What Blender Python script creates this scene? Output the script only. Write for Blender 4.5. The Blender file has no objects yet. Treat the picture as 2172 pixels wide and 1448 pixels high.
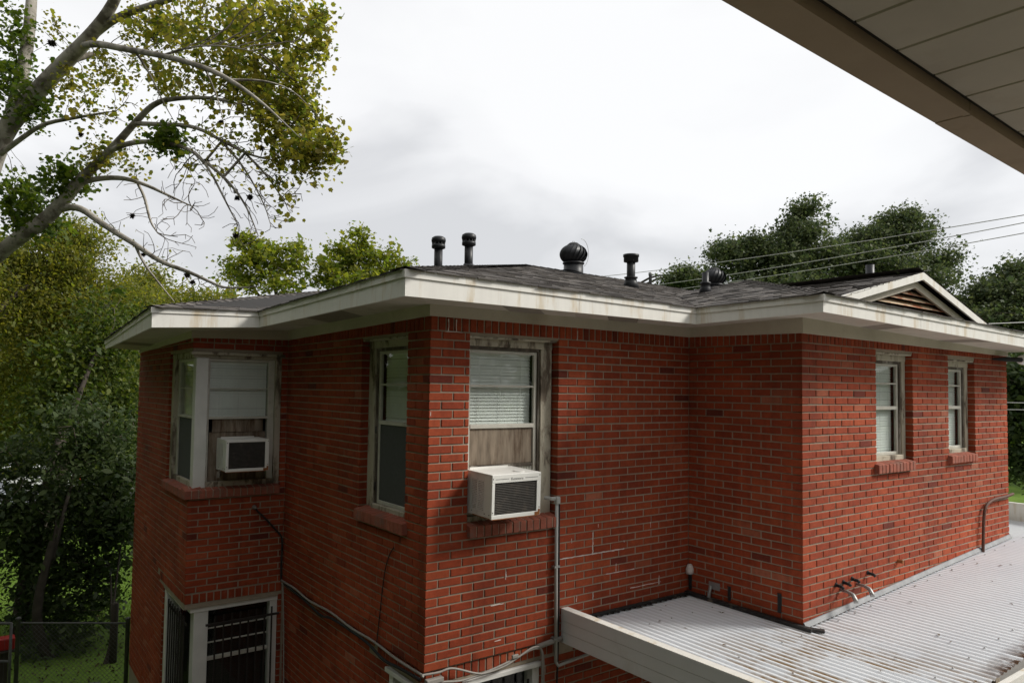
import bpy, bmesh, math, random
import numpy as np
from mathutils import Vector, Matrix

random.seed(7)
rng = np.random.default_rng(7)
S = bpy.context.scene
COL = S.collection
R = math.radians

# ------------------------------------------------------------------ camera
CAM = np.array([-2.6584, -4.6188, -0.4112])
F_PX, PITCH, ROLL, YAW = 1530.49, 0.04366, 0.01413, 0.63559
CY = 724+34.94       # the lens sits a little low on the picture
def _basis():
    s, c = math.sin(YAW), math.cos(YAW)
    r = np.array([c, -s, 0.]); fw = np.array([s, c, 0.]); up = np.array([0, 0, 1.])
    sp, cp = math.sin(PITCH), math.cos(PITCH)
    f = fw*cp + up*sp; u = up*cp - fw*sp
    sr, cr = math.sin(ROLL), math.cos(ROLL)
    return r*cr + u*sr, u*cr - r*sr, f
RT, UP, FW = _basis()
cd = bpy.data.cameras.new('camera'); cam = bpy.data.objects.new('camera', cd); COL.objects.link(cam)
cd.shift_y = 34.94/2172.0; cd.sensor_width = 36.0; cd.lens = 36.0*F_PX/2172.0; cd.clip_start = 0.05; cd.clip_end = 2000
cam.matrix_world = Matrix(((RT[0], UP[0], -FW[0], CAM[0]), (RT[1], UP[1], -FW[1], CAM[1]), (RT[2], UP[2], -FW[2], CAM[2]), (0, 0, 0, 1)))
S.camera = cam
def at(px, py, d):
    """a point of the place: d metres in front of the camera"""
    return CAM + d*(FW + RT*(px-1086)/F_PX - UP*(py-CY)/F_PX)
def proj(p):
    v = np.asarray(p, float) - CAM
    z = v @ FW
    return 1086 + F_PX*(v @ RT)/z, CY - F_PX*(v @ UP)/z, z

# ------------------------------------------------------------------ world, sun, exposure
SUN_FROM = Vector((0.66, -0.46, 0.60)).normalized()
W = bpy.data.worlds.new('World'); S.world = W; W.use_nodes = True
nt = W.node_tree; nt.nodes.clear()
def N(nt, t, **k):
    n = nt.nodes.new(t)
    for a, v in k.items(): setattr(n, a, v)
    return n
out = N(nt, 'ShaderNodeOutputWorld'); bg = N(nt, 'ShaderNodeBackground')
sky = N(nt, 'ShaderNodeTexSky', sky_type='NISHITA', sun_disc=False)
sky.sun_elevation = math.asin(SUN_FROM.z); sky.sun_rotation = math.atan2(SUN_FROM.x, SUN_FROM.y)
tc = N(nt, 'ShaderNodeTexCoord'); mp = N(nt, 'ShaderNodeMapping')
mp.inputs['Scale'].default_value = (1.0, 1.0, 2.6); mp.inputs['Location'].default_value = (0.35, 0.1, 0.40); mp.inputs['Rotation'].default_value = (0, 0, R(-17))
nz = N(nt, 'ShaderNodeTexNoise'); nz.inputs['Scale'].default_value = 2.0; nz.inputs['Detail'].default_value = 6; nz.inputs['Roughness'].default_value = .45
nz.inputs['Distortion'].default_value = .35
cr = N(nt, 'ShaderNodeValToRGB')
cr.color_ramp.elements[0].position = .34; cr.color_ramp.elements[0].color = (3.45, 3.48, 3.57, 1)
cr.color_ramp.elements[1].position = .55; cr.color_ramp.elements[1].color = (4.85, 4.86, 4.88, 1)
e = cr.color_ramp.elements.new(.45); e.color = (4.6, 4.61, 4.66, 1)
mx = N(nt, 'ShaderNodeMix', data_type='RGBA'); mx.inputs[0].default_value = .96
L = nt.links.new
L(tc.outputs['Generated'], mp.inputs[0]); L(mp.outputs[0], nz.inputs['Vector']); L(nz.outputs['Fac'], cr.inputs[0])
L(sky.outputs[0], mx.inputs[6]); L(cr.outputs[0], mx.inputs[7]); L(mx.outputs[2], bg.inputs[0])
bg.inputs[1].default_value = .1
L(bg.outputs[0], out.inputs[0])
sd = bpy.data.lights.new('sun', 'SUN'); sd.energy = 2.0; sd.angle = R(16); sd.color = (1, .965, .90)
so = bpy.data.objects.new('sun', sd); COL.objects.link(so); so.location = (20, -14, 25)
so.rotation_euler = SUN_FROM.to_track_quat('Z', 'Y').to_euler()
S.view_settings.view_transform = 'Standard'; S.view_settings.look = 'None'
S.view_settings.exposure = 1.05; S.view_settings.gamma = 1.0; S.view_settings.use_curve_mapping = False
S.cycles.max_bounces = 8; S.cycles.transparent_max_bounces = 12
try: S.cycles.use_denoising = True
except Exception: pass

# ------------------------------------------------------------------ mesh helpers
class MB:
    def __init__(s): s.v = []; s.f = []
    def add(s, vs, fs):
        o = len(s.v); s.v += [tuple(map(float, p)) for p in vs]; s.f += [tuple(i+o for i in f) for f in fs]
    def box(s, x0, x1, y0, y1, z0, z1):
        s.add([(x0,y0,z0),(x1,y0,z0),(x1,y1,z0),(x0,y1,z0),(x0,y0,z1),(x1,y0,z1),(x1,y1,z1),(x0,y1,z1)],
              [(0,3,2,1),(4,5,6,7),(0,1,5,4),(1,2,6,5),(2,3,7,6),(3,0,4,7)])
    def hexa(s, b, t):
        """four bottom and four top corners"""
        s.add(list(b)+list(t), [(0,3,2,1),(4,5,6,7),(0,1,5,4),(1,2,6,5),(2,3,7,6),(3,0,4,7)])
    def poly(s, ps): s.add(ps, [tuple(range(len(ps)))])
    def tube(s, path, rad, n=8, cap=True):
        P = [np.asarray(p, float) for p in path]
        if not hasattr(rad, '__len__'): rad = [rad]*len(P)
        o = len(s.v); prev = None
        for i, p in enumerate(P):
            t = P[min(i+1, len(P)-1)] - P[max(i-1, 0)]; t = t/(np.linalg.norm(t)+1e-9)
            if prev is None:
                a = np.cross(t, (0, 0, 1.));
                if np.linalg.norm(a) < .1: a = np.cross(t, (1., 0, 0))
            else:
                a = prev - t*(prev @ t)
            a = a/(np.linalg.norm(a)+1e-9); prev = a; b = np.cross(t, a)
            for k in range(n):
                w = 2*math.pi*k/n
                s.v.append(tuple(p + rad[i]*(math.cos(w)*a + math.sin(w)*b)))
        for i in range(len(P)-1):
            for k in range(n):
                k2 = (k+1) % n
                s.f.append((o+i*n+k, o+i*n+k2, o+(i+1)*n+k2, o+(i+1)*n+k))
        if cap:
            s.f.append(tuple(o+k for k in reversed(range(n)))); s.f.append(tuple(o+(len(P)-1)*n+k for k in range(n)))
    def lathe(s, prof, c, n=20, axis=(0, 0, 1)):
        """prof: (radius, height) pairs"""
        s.tube([(c[0]+axis[0]*h, c[1]+axis[1]*h, c[2]+axis[2]*h+1e-7*i) for i, (r, h) in enumerate(prof)], [max(r, 1e-4) for r, h in prof], n)
    def bar(s, p0, p1, w, h=None):
        p0 = np.asarray(p0, float); p1 = np.asarray(p1, float); h = h or w
        t = p1-p0; t /= np.linalg.norm(t); a = np.cross(t, (0, 0, 1.))
        if np.linalg.norm(a) < .1: a = np.array([1., 0, 0])
        a /= np.linalg.norm(a); b = np.cross(a, t)
        q = [(-1,-1),(1,-1),(1,1),(-1,1)]
        s.hexa([p0+a*i*w/2+b*j*h/2 for i, j in q], [p1+a*i*w/2+b*j*h/2 for i, j in q])
    def mesh(s, name, smooth=False):
        me = bpy.data.meshes.new(name); me.from_pydata(s.v, [], s.f)
        if smooth: me.polygons.foreach_set('use_smooth', [True]*len(me.polygons))
        bm = bmesh.new(); bm.from_mesh(me); bmesh.ops.recalc_face_normals(bm, faces=bm.faces); bm.to_mesh(me); bm.free()
        return me
def link(name, me, mat=None, parent=None, **props):
    o = bpy.data.objects.new(name, me); COL.objects.link(o)
    if me is not None and mat is not None and len(me.materials) == 0: me.materials.append(mat)
    if parent is not None: o.parent = parent
    for k, v in props.items(): o[k] = v
    return o
def obj(name, mb, mat, parent=None, smooth=False, **props):
    return link(name, mb.mesh(name, smooth), mat, parent, **props)
def thing(name, label, cat, group=None, loc=(0, 0, 0)):
    o = bpy.data.objects.new(name, None); COL.objects.link(o); o.location = loc
    o.empty_display_size = .2; o['label'] = label; o['category'] = cat
    if group: o['group'] = group
    return o
def bevel(o, w=.006, seg=2):
    m = o.modifiers.new('bevel', 'BEVEL'); m.width = w; m.segments = seg; m.limit_method = 'ANGLE'; m.angle_limit = R(40)
def quads_mesh(name, V, k, flat=True):
    """V: (n*k,3) vertices, every k of them one face"""
    me = bpy.data.meshes.new(name); n = len(V)//k
    me.vertices.add(len(V)); me.vertices.foreach_set('co', np.asarray(V, np.float32).ravel())
    me.loops.add(len(V)); me.loops.foreach_set('vertex_index', np.arange(len(V), dtype=np.int32))
    me.polygons.add(n); me.polygons.foreach_set('loop_start', np.arange(0, len(V), k, dtype=np.int32))
    try: me.polygons.foreach_set('loop_total', np.full(n, k, np.int32))
    except Exception: pass
    me.update(calc_edges=True); me.validate()
    return me

# ------------------------------------------------------------------ materials
def ramp(nt, els):
    c = N(nt, 'ShaderNodeValToRGB'); cr = c.color_ramp
    while len(cr.elements) < len(els): cr.elements.new(.5)
    for e, (p, col) in zip(cr.elements, els):
        e.position = p; e.color = (*col, 1) if len(col) == 3 else col
    return c
def noise(nt, scale, detail=4, rough=.55, vec=None, stretch=None, dist=0):
    n = N(nt, 'ShaderNodeTexNoise'); n.inputs['Scale'].default_value = scale; n.inputs['Detail'].default_value = detail
    n.inputs['Roughness'].default_value = rough; n.inputs['Distortion'].default_value = dist
    g = N(nt, 'ShaderNodeNewGeometry'); src = g.outputs['Position']
    if stretch:
        m = N(nt, 'ShaderNodeMapping'); m.inputs['Scale'].default_value = stretch
        nt.links.new(src, m.inputs[0]); src = m.outputs[0]
    nt.links.new(src, n.inputs['Vector'])
    return n
def mixc(nt, fac, a, b, mode='MIX'):
    m = N(nt, 'ShaderNodeMix', data_type='RGBA', blend_type=mode)
    for s, v in ((0, fac), (6, a), (7, b)):
        if hasattr(v, 'is_linked') or hasattr(v, 'links'): nt.links.new(v, m.inputs[s])
        elif isinstance(v, (int, float)): m.inputs[s].default_value = v
        else: m.inputs[s].default_value = (*v, 1) if len(v) == 3 else v
    return m.outputs[2]
def base(name, rough=.8, spec=.3):
    m = bpy.data.materials.new(name); m.use_nodes = True; nt = m.node_tree
    b = nt.nodes['Principled BSDF']; b.inputs['Roughness'].default_value = rough
    b.inputs['Specular IOR Level'].default_value = spec
    return m, nt, b
def bump(nt, b, h, strength=.3, dist=.01):
    n = N(nt, 'ShaderNodeBump'); n.inputs['Strength'].default_value = strength; n.inputs['Distance'].default_value = dist
    nt.links.new(h, n.inputs['Height']); nt.links.new(n.outputs[0], b.inputs['Normal'])
def simple(name, col, rough=.7, var=.25, scale=6, metal=0, stretch=None, dirt=None, dirt_at=(.55, .75), spec=.3, bmp=.15):
    """colour with soft uneven tone, and dirt of its own colour in patches"""
    m, nt, b = base(name, rough, spec)
    n = noise(nt, scale, 6, .6, stretch=stretch)
    c = ramp(nt, [(.25, tuple(x*(1-var) for x in col)), (.75, tuple(min(1, x*(1+var*.6)) for x in col))])
    nt.links.new(n.outputs['Fac'], c.inputs[0]); res = c.outputs[0]
    if dirt:
        n2 = noise(nt, scale*.55, 8, .65, stretch=stretch)
        r2 = ramp(nt, [(dirt_at[0], (0, 0, 0)), (dirt_at[1], (1, 1, 1))]); nt.links.new(n2.outputs['Fac'], r2.inputs[0])
        res = mixc(nt, r2.outputs[0], res, dirt)
    nt.links.new(res, b.inputs['Base Color']); b.inputs['Metallic'].default_value = metal
    if bmp:
        n3 = noise(nt, scale*9, 3, .6); bump(nt, b, n3.outputs['Fac'], bmp, .004)
    return m
def brick_material(name, per_object):
    m, nt, b = base(name, .82, .25)
    if per_object: rnd = N(nt, 'ShaderNodeObjectInfo').outputs['Random']
    else: rnd = N(nt, 'ShaderNodeNewGeometry').outputs['Random Per Island']
    c = ramp(nt, [(0, (.13, .024, .013)), (.018, (.16, .028, .014)), (.030, (.255, .042, .0150)), (.4, (.285, .048, .0160)), (.7, (.305, .054, .018)), (.97, (.325, .064, .022)), (1, (.35, .11, .06))])
    nt.links.new(rnd, c.inputs[0])
    n = noise(nt, 26, 6, .65); r = ramp(nt, [(.3, (.78, .76, .74)), (.7, (1.12, 1.12, 1.12))]); nt.links.new(n.outputs['Fac'], r.inputs[0])
    res = mixc(nt, 1.0, c.outputs[0], r.outputs[0], 'MULTIPLY')
    # large uneven weathering
    n4 = noise(nt, 1.1, 4, .6); r4 = ramp(nt, [(.34, (.70, .68, .68)), (.66, (1.14, 1.14, 1.14))]); nt.links.new(n4.outputs['Fac'], r4.inputs[0])
    res = mixc(nt, 1.0, res, r4.outputs[0], 'MULTIPLY')
    # old runs of rain water down the wall
    n6 = noise(nt, 3.2, 6, .6, stretch=(2.6, 2.6, .22)); r6 = ramp(nt, [(.50, (1, 1, 1)), (.74, (.70, .68, .68))]); nt.links.new(n6.outputs['Fac'], r6.inputs[0])
    res = mixc(nt, 1.0, res, r6.outputs[0], 'MULTIPLY')
    # pale lime bloom in patches
    n2 = noise(nt, 3.1, 7, .7); r2 = ramp(nt, [(.64, (0, 0, 0)), (.82, (.5, .5, .5))]); nt.links.new(n2.outputs['Fac'], r2.inputs[0])
    res = mixc(nt, r2.outputs[0], res, (.42, .22, .17))
    nt.links.new(res, b.inputs['Base Color'])
    n3 = noise(nt, 90, 4, .7); bump(nt, b, n3.outputs['Fac'], .45, .004)
    return m
M = {}
M['brick'] = brick_material('red_brick_single', True)
M['bricks'] = brick_material('red_brick', False)
M['mortar'] = simple('mortar', (.30, .25, .19), .95, .2, 14, dirt=(.27, .21, .16), dirt_at=(.54, .74), bmp=.5)
M['sill_brick'] = simple('weathered_sill_brick', (.30, .092, .058), .9, .35, 16, dirt=(.20, .10, .075), dirt_at=(.5, .66), bmp=.4)
M['efflorescence'] = simple('lime_streak', (.62, .56, .52), .9, .2, 20)
M['fascia'] = simple('white_aluminium', (.70, .68, .63), .5, .08, 3, stretch=(5, 5, .7), dirt=(.54, .46, .34), dirt_at=(.54, .68), bmp=.06)
M['frieze'] = simple('cream_board', (.55, .50, .41), .75, .12, 3, dirt=(.40, .34, .25), dirt_at=(.56, .8))
M['soffit'] = simple('cream_soffit', (.58, .53, .46), .8, .10, 4, dirt=(.42, .36, .28), dirt_at=(.55, .8))
M['vent_dark'] = simple('soffit_vent_mesh', (.30, .265, .225), .9, .2, 8)
M['seam'] = simple('dark_seam', (.05, .045, .04), .9, .2, 8)
def paint_mat(name, paint, wood, lo, hi):
    m, nt, b = base(name, .85, .2)
    n = noise(nt, 7, 8, .68, stretch=(1, 1, .35), dist=.4)
    r = ramp(nt, [(lo, (0, 0, 0)), (hi, (1, 1, 1))]); nt.links.new(n.outputs['Fac'], r.inputs[0])
    n2 = noise(nt, 30, 4, .6, stretch=(1, 1, .2)); r2 = ramp(nt, [(.3, tuple(x*.6 for x in wood)), (.7, tuple(x*1.5 for x in wood))]); nt.links.new(n2.outputs['Fac'], r2.inputs[0])
    n5 = noise(nt, 4, 4, .6); r5 = ramp(nt, [(.3, tuple(x*.8 for x in paint)), (.7, paint)]); nt.links.new(n5.outputs['Fac'], r5.inputs[0])
    nt.links.new(mixc(nt, r.outputs[0], r5.outputs[0], r2.outputs[0]), b.inputs['Base Color'])
    bump(nt, b, r.outputs[0], .5, -.003)
    return m
M['old_paint'] = paint_mat('peeling_paint', (.47, .425, .335), (.12, .095, .07), .50, .60)
M['bare_wood'] = paint_mat('weathered_wood', (.36, .33, .28), (.085, .07, .055), .36, .50)
M['sash'] = simple('old_white_sash', (.50, .48, .42), .6, .15, 10, dirt=(.32, .28, .22), dirt_at=(.55, .75))
M['white_frame'] = simple('white_frame', (.66, .65, .62), .6, .1, 6)
M['post'] = simple('grey_white_post', (.62, .61, .58), .6, .12, 5, dirt=(.45, .42, .36), dirt_at=(.58, .8))
M['ply'] = simple('weathered_plywood', (.22, .175, .13), .9, .5, 7, stretch=(3.5, 3.5, .55), dirt=(.085, .055, .035), dirt_at=(.46, .62))
M['blind'] = simple('white_blind', (.84, .84, .81), .6, .08, 5)
M['screen'] = simple('dark_screen', (.075, .078, .078), .9, .15, 40)
M['dark'] = simple('dark_room', (.02, .02, .02), .95, .2, 5)
M['ac_white'] = simple('white_enamel', (.74, .73, .69), .4, .06, 8, dirt=(.50, .43, .33), dirt_at=(.64, .82), bmp=.04)
M['ac_fin'] = simple('dark_condenser_fins', (.075, .068, .060), .7, .3, 25, dirt=(.16, .13, .10), dirt_at=(.55, .8))
M['rust'] = simple('rust', (.26, .095, .03), .9, .4, 18)
M['black'] = simple('black_enamel', (.013, .014, .016), .45, .25, 12, spec=.35)
M['black_matt'] = simple('black_rubber', (.02, .02, .02), .8, .2, 15)
M['conduit'] = simple('grey_conduit', (.40, .40, .38), .6, .12, 14, dirt=(.26, .25, .22), dirt_at=(.55, .75))
M['cable_grey'] = simple('pale_cable', (.27, .25, .225), .6, .15, 20)
M['galv'] = simple('galvanised_steel', (.34, .34, .33), .5, .2, 20, metal=.6)
M['print'] = simple('grey_print', (.16, .16, .16), .6, .1, 10)
M['iron'] = simple('black_iron_bar', (.025, .02, .018), .7, .3, 15)
M['plastic_sheet'] = simple('pale_sheet', (.5, .5, .5), .35, .2, 3)
def glass_mat():
    m = bpy.data.materials.new('window_glass'); m.use_nodes = True; nt = m.node_tree; nt.nodes.clear()
    o = N(nt, 'ShaderNodeOutputMaterial'); t = N(nt, 'ShaderNodeBsdfTransparent'); g = N(nt, 'ShaderNodeBsdfGlossy')
    t.inputs[0].default_value = (.94, .96, .95, 1); g.inputs['Roughness'].default_value = .03
    lw = N(nt, 'ShaderNodeLayerWeight'); lw.inputs['Blend'].default_value = .5
    pw = N(nt, 'ShaderNodeMath', operation='POWER'); pw.inputs[1].default_value = 4.0; nt.links.new(lw.outputs['Facing'], pw.inputs[0])
    f = N(nt, 'ShaderNodeMapRange'); f.inputs[3].default_value = .035; f.inputs[4].default_value = .5; nt.links.new(pw.outputs[0], f.inputs[0])
    mx = N(nt, 'ShaderNodeMixShader'); nt.links.new(f.outputs[0], mx.inputs[0]); nt.links.new(t.outputs[0], mx.inputs[1]); nt.links.new(g.outputs[0], mx.inputs[2])
    nt.links.new(mx.outputs[0], o.inputs[0]); return m
M['glass'] = glass_mat()
def shingle_mat():
    m, nt, b = base('asphalt_shingle', .95, .15)
    rnd = N(nt, 'ShaderNodeNewGeometry').outputs['Random Per Island']
    c = ramp(nt, [(0, (.060, .054, .052)), (.5, (.095, .087, .081)), (1, (.155, .140, .128))]); nt.links.new(rnd, c.inputs[0])
    n = noise(nt, 160, 3, .7); r = ramp(nt, [(.3, (.6, .6, .6)), (.7, (1.35, 1.35, 1.35))]); nt.links.new(n.outputs['Fac'], r.inputs[0])
    nt.links.new(mixc(nt, 1.0, c.outputs[0], r.outputs[0], 'MULTIPLY'), b.inputs['Base Color'])
    bump(nt, b, n.outputs['Fac'], .6, .004); return m
M['shingle'] = shingle_mat()
M['roof_deck'] = simple('roof_underlay', (.03, .028, .027), .95, .2, 10)
def leaf_mat(name, cols, trans=.45, rough=.6):
    m = bpy.data.materials.new(name); m.use_nodes = True; nt = m.node_tree; nt.nodes.clear()
    o = N(nt, 'ShaderNodeOutputMaterial')
    rnd = N(nt, 'ShaderNodeNewGeometry').outputs['Random Per Island']
    c = ramp(nt, [(i/(len(cols)-1), k) for i, k in enumerate(cols)]); nt.links.new(rnd, c.inputs[0])
    d = N(nt, 'ShaderNodeBsdfPrincipled'); d.inputs['Roughness'].default_value = rough; d.inputs['Specular IOR Level'].default_value = .25
    t = N(nt, 'ShaderNodeBsdfTranslucent')
    nt.links.new(c.outputs[0], d.inputs['Base Color'])
    hs = N(nt, 'ShaderNodeHueSaturation'); hs.inputs['Saturation'].default_value = 1.15; hs.inputs['Value'].default_value = 1.5
    nt.links.new(c.outputs[0], hs.inputs['Color']); nt.links.new(hs.outputs[0], t.inputs[0])
    mx = N(nt, 'ShaderNodeMixShader'); mx.inputs[0].default_value = trans
    nt.links.new(d.outputs[0], mx.inputs[1]); nt.links.new(t.outputs[0], mx.inputs[2]); nt.links.new(mx.outputs[0], o.inputs[0])
    return m
M['leaf_syc'] = leaf_mat('sycamore_leaf', [(.09, .12, .028), (.15, .165, .034), (.205, .20, .042), (.245, .225, .05), (.24, .20, .06)], .68)
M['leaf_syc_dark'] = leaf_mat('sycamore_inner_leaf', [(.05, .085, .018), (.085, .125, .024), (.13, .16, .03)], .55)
M['leaf_yellow'] = leaf_mat('yellow_green_leaf', [(.08, .105, .024), (.13, .15, .030), (.185, .185, .038), (.22, .205, .046)], .58)
M['leaf_green'] = leaf_mat('green_leaf', [(.035, .060, .014), (.06, .09, .018), (.09, .12, .024), (.125, .14, .03)], .45)
M['leaf_mid'] = leaf_mat('mid_green_leaf', [(.085, .125, .024), (.135, .17, .03), (.185, .20, .036), (.215, .215, .042)], .6)
M['leaf_dark'] = leaf_mat('dark_leaf', [(.026, .044, .016), (.044, .066, .021), (.066, .09, .028)], .4)
M['leaf_oak'] = leaf_mat('live_oak_leaf', [(.032, .05, .023), (.055, .076, .031), (.08, .102, .04), (.11, .126, .05)], .4)
M['bark_pale'] = simple('sycamore_bark', (.36, .33, .285), .9, .35, 5, dirt=(.13, .112, .09), dirt_at=(.48, .60), bmp=.4)
M['bark'] = simple('brown_bark', (.055, .045, .036), .95, .35, 9, bmp=.6)
M['twig'] = simple('grey_twig', (.12, .10, .08), .9, .3, 10, bmp=0)
M['moss'] = simple('ball_moss', (.035, .028, .022), 1, .4, 40)

# ------------------------------------------------------------------ the ground, street
GZ = -5.2
def ground_mat():
    m, nt, b = base('lawn', .95, .1)
    n = noise(nt, .6, 8, .65); n2 = noise(nt, 24, 4, .7)
    c = ramp(nt, [(.3, (.055, .085, .018)), (.5, (.105, .175, .028)), (.7, (.145, .225, .038))]); nt.links.new(n.outputs['Fac'], c.inputs[0])
    r = ramp(nt, [(.3, (.65, .65, .65)), (.7, (1.3, 1.3, 1.3))]); nt.links.new(n2.outputs['Fac'], r.inputs[0])
    nt.links.new(mixc(nt, 1., c.outputs[0], r.outputs[0], 'MULTIPLY'), b.inputs['Base Color']); return m
M['lawn'] = ground_mat()
g = MB(); n = 24
xs = np.linspace(-500, 600, n)
for i in range(n-1):
    for j in range(n-1):
        g.poly([(xs[i], xs[j], GZ), (xs[i+1], xs[j], GZ), (xs[i+1], xs[j+1], GZ), (xs[i], xs[j+1], GZ)])
obj('lawn', g, M['lawn'], kind='structure')
M['asphalt'] = simple('asphalt', (.06, .06, .06), .9, .2, 3)
M['concrete'] = simple('concrete', (.17, .16, .145), .9, .2, 3, dirt=(.10, .09, .075))
g = MB(); g.box(-60, 60, 30.5, 38, GZ-.05, GZ+.004); obj('street', g, M['asphalt'], kind='structure')
g = MB(); g.box(-60, 60, 30.3, 30.5, GZ-.05, GZ+.13); g.box(-60, 60, 38, 38.2, GZ-.05, GZ+.13); obj('kerb', g, M['concrete'], kind='structure')
g = MB(); g.box(-7, 24, -16, 3.6, GZ-.05, GZ+.008); obj('driveway', g, M['concrete'], kind='structure')

# ------------------------------------------------------------------ the brick house
house = thing('brick_house', 'two storey red brick house with stepped walls, white fascias and dark shingle hip roof', 'house')
XB, YC, YD, XE, YF, XG = 2.887, -1.2, 3.03, -.96, 5.95, 7.2
H = .0653; J0 = .018
def zj(j): return J0 - H*j
GAP = .0115; THK = .098
# walls: (name, map(u, d, z) -> xyz, length, pitch)
WALLS = {
 'w3': (lambda u, d: (u, d), XB, XB/14),
 'w2': (lambda u, d: (d, u), YD, YD/15),
 'w4': (lambda u, d: (XB+d, -u), 1.2, .2),
 'w5': (lambda u, d: (XB+u, YC+d), XG-XB, (XG-XB)/21),
 'w1': (lambda u, d: (XE+u, YD+d), -XE, .203),
 'w0': (lambda u, d: (XE+d, YD+u), YF-YD, .203),
}
# openings per wall: (u0, u1, z0, z1)
OPEN = {
 'w3': [(.35, 1.235, -1.50, .0), (.36, 1.09, -4.2, -2.60)],
 'w2': [(.345, 1.178, -1.50, .0), (.2, .60, -4.2, -2.60)],
 'w4': [],
 'w5': [(4.113-XB, 4.838-XB, -1.11, -.005), (5.633-XB, 6.297-XB, -1.10, -.02)],
 'w1': [(-.2, .905, -1.50, -.075), (-.2, .925, -4.2, -2.615)],
 'w0': [(-.2, 1.05, -1.50, -.075), (-.2, 1.0, -4.2, -2.615)],
}
BRK = []      # (wall, u0, u1, z0, z1, d0, d1, kind)
def rows(w, j0, j1, off, start_skip=False, end_skip=None, dshift=0.):
    f, Lw, p = WALLS[w]
    for j in range(j0, j1):
        half = (j + off) % 2 == 0
        e = [0.] + ([.5*p] if half else [])
        k = (.5*p if half else 0) + p
        while k < Lw - .03: e.append(k); k += p
        e.append(Lw)
        z1, z0 = zj(j) - GAP/2, zj(j+1) + GAP/2
        for i in range(len(e)-1):
            a, b = e[i] + (GAP/2 if i else 0), e[i+1] - (GAP/2 if i < len(e)-2 else 0)
            if i == 0 and start_skip: continue
            if i == len(e)-2 and end_skip: continue
            segs = [(a, b)]
            for (u0, u1, oz0, oz1) in OPEN[w]:
                if z0 < oz1 - .015 and z1 > oz0 + .02:
                    ns = []
                    for (s, t) in segs:
                        if t <= u0 or s >= u1: ns.append((s, t)); continue
                        if u0 - s > .02: ns.append((s, u0))
                        if t - u1 > .02: ns.append((u1, t))
                    segs = ns
            segs = [(next((o[1] for o in OPEN[w] if 0 <= s-o[1] < .03 and z0 < o[3] and z1 > o[2]), s), next((o[0] for o in OPEN[w] if 0 <= o[0]-t < .03 and z0 < o[3] and z1 > o[2]), t)) for s, t in segs]
            for s, t in segs: BRK.append((w, s, t, z0, z1, dshift, dshift+THK, 'c' if (i == 0 and w in ('w3', 'w5', 'w1')) else 's', half))
def rowlock(w, u0, u1, z0, z1, d0=0.):
    n = max(1, round((u1-u0)/.0685)); s = (u1-u0)/n
    for k in range(n):
        BRK.append((w, u0+k*s+GAP/2, u0+(k+1)*s-GAP/2, z0, z1, d0, d0+THK, 's', False))
TOPZ = J0 + .005; FRZ = .125
LOWZ = zj(38)
LS = .022    # the lower storey stands back this far
rows('w3', 0, 38, 0); rows('w2', 0, 38, 1, True); rows('w5', 0, 40, 1); rows('w4', 0, 40, 0, False, True)
rows('w1', 0, 38, 1); rows('w0', 0, 38, 0, True)
for w, a in (('w3', .0), ('w2', .004), ('w4', 0), ('w5', 0), ('w1', 0), ('w0', .004)):
    rowlock(w, a + (.1 if w in ('w2', 'w0', 'w5') else 0), WALLS[w][1], TOPZ, TOPZ+.102)
rowlock('w1', 0, WALLS['w1'][1], zj(39.5)+.0, zj(38)-GAP, 0)
rows('w0', 38, 40, 0, True); BRK = [b for b in BRK if not (b[0] == 'w0' and zj(39.6) < (b[3]+b[4])/2 < zj(38.1) and b[1] < 1.19 and b[2]-b[1] > .08)]; rowlock('w0', .1, 1.2, zj(39.5), zj(38)-GAP, 0)
rows('w1', 40, 62, 1, True); rows('w0', 40, 62, 0, True)
rowlock('w3', .02, 1.3, zj(39.6), zj(38)-GAP, LS); rowlock('w2', .12, .8, zj(39.6), zj(38)-GAP, LS)
def lower(w, a):
    f, Lw, p = WALLS[w]
    for j in range(38, 62):
        u = a if j < 40 else 0.02
        u += (.5*p if j % 2 else 0)
        while u < Lw-.03:
            s, t = u + GAP/2, min(u+p-GAP/2, Lw)
            z1, z0 = zj(j)-GAP/2, zj(j+1)+GAP/2
            segs = [(s, t)]
            for o in OPEN[w]:
                if z0 < o[3]-.01 and z1 > o[2]: segs = [q for a_, b_ in segs for q in ((a_, min(b_, o[0])), (max(a_, o[1]), b_)) if q[1]-q[0] > .015]
            for a_, b_ in segs: BRK.append((w, a_, b_, z0, z1, LS, LS+THK, 's', False))
            u += p
lower('w2', .85); lower('w3', 1.34)
def brick_world(b):
    w, u0, u1, z0, z1, d0, d1, k, half = b
    f = WALLS[w][0]
    if k == 'c':   # a corner brick shows its end on the wall round the corner
        p2 = {'w3': WALLS['w2'][2], 'w5': .2, 'w1': .203}[w]
        if w in ('w3', 'w1'): dd = p2*(1 if half else .5) - GAP/2
        else: dd = p2*(1 if half else .5) - GAP/2
        d1 = dd
    return f, u0, u1, z0, z1, d0, d1
def brick_geo(mb, f, u0, u1, z0, z1, d0, d1, c=.0035, corner=False):
    c = min(c, (u1-u0)*.2)
    if corner: c = .002
    P = []
    for d, i in ((d1, 0), (d0+c, 0), (d0, c)):
        for (u, z) in ((u0+i, z0+i), (u1-i, z0+i), (u1-i, z1-i), (u0+i, z1-i)):
            x, y = f(u, d); P.append((x, y, z))
    F = [(8, 9, 10, 11)]
    for o in (0, 4):
        for k in range(4): F.append((o+k, o+(k+1) % 4, o+4+(k+1) % 4, o+4+k))
    mb.add(P, F)
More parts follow.
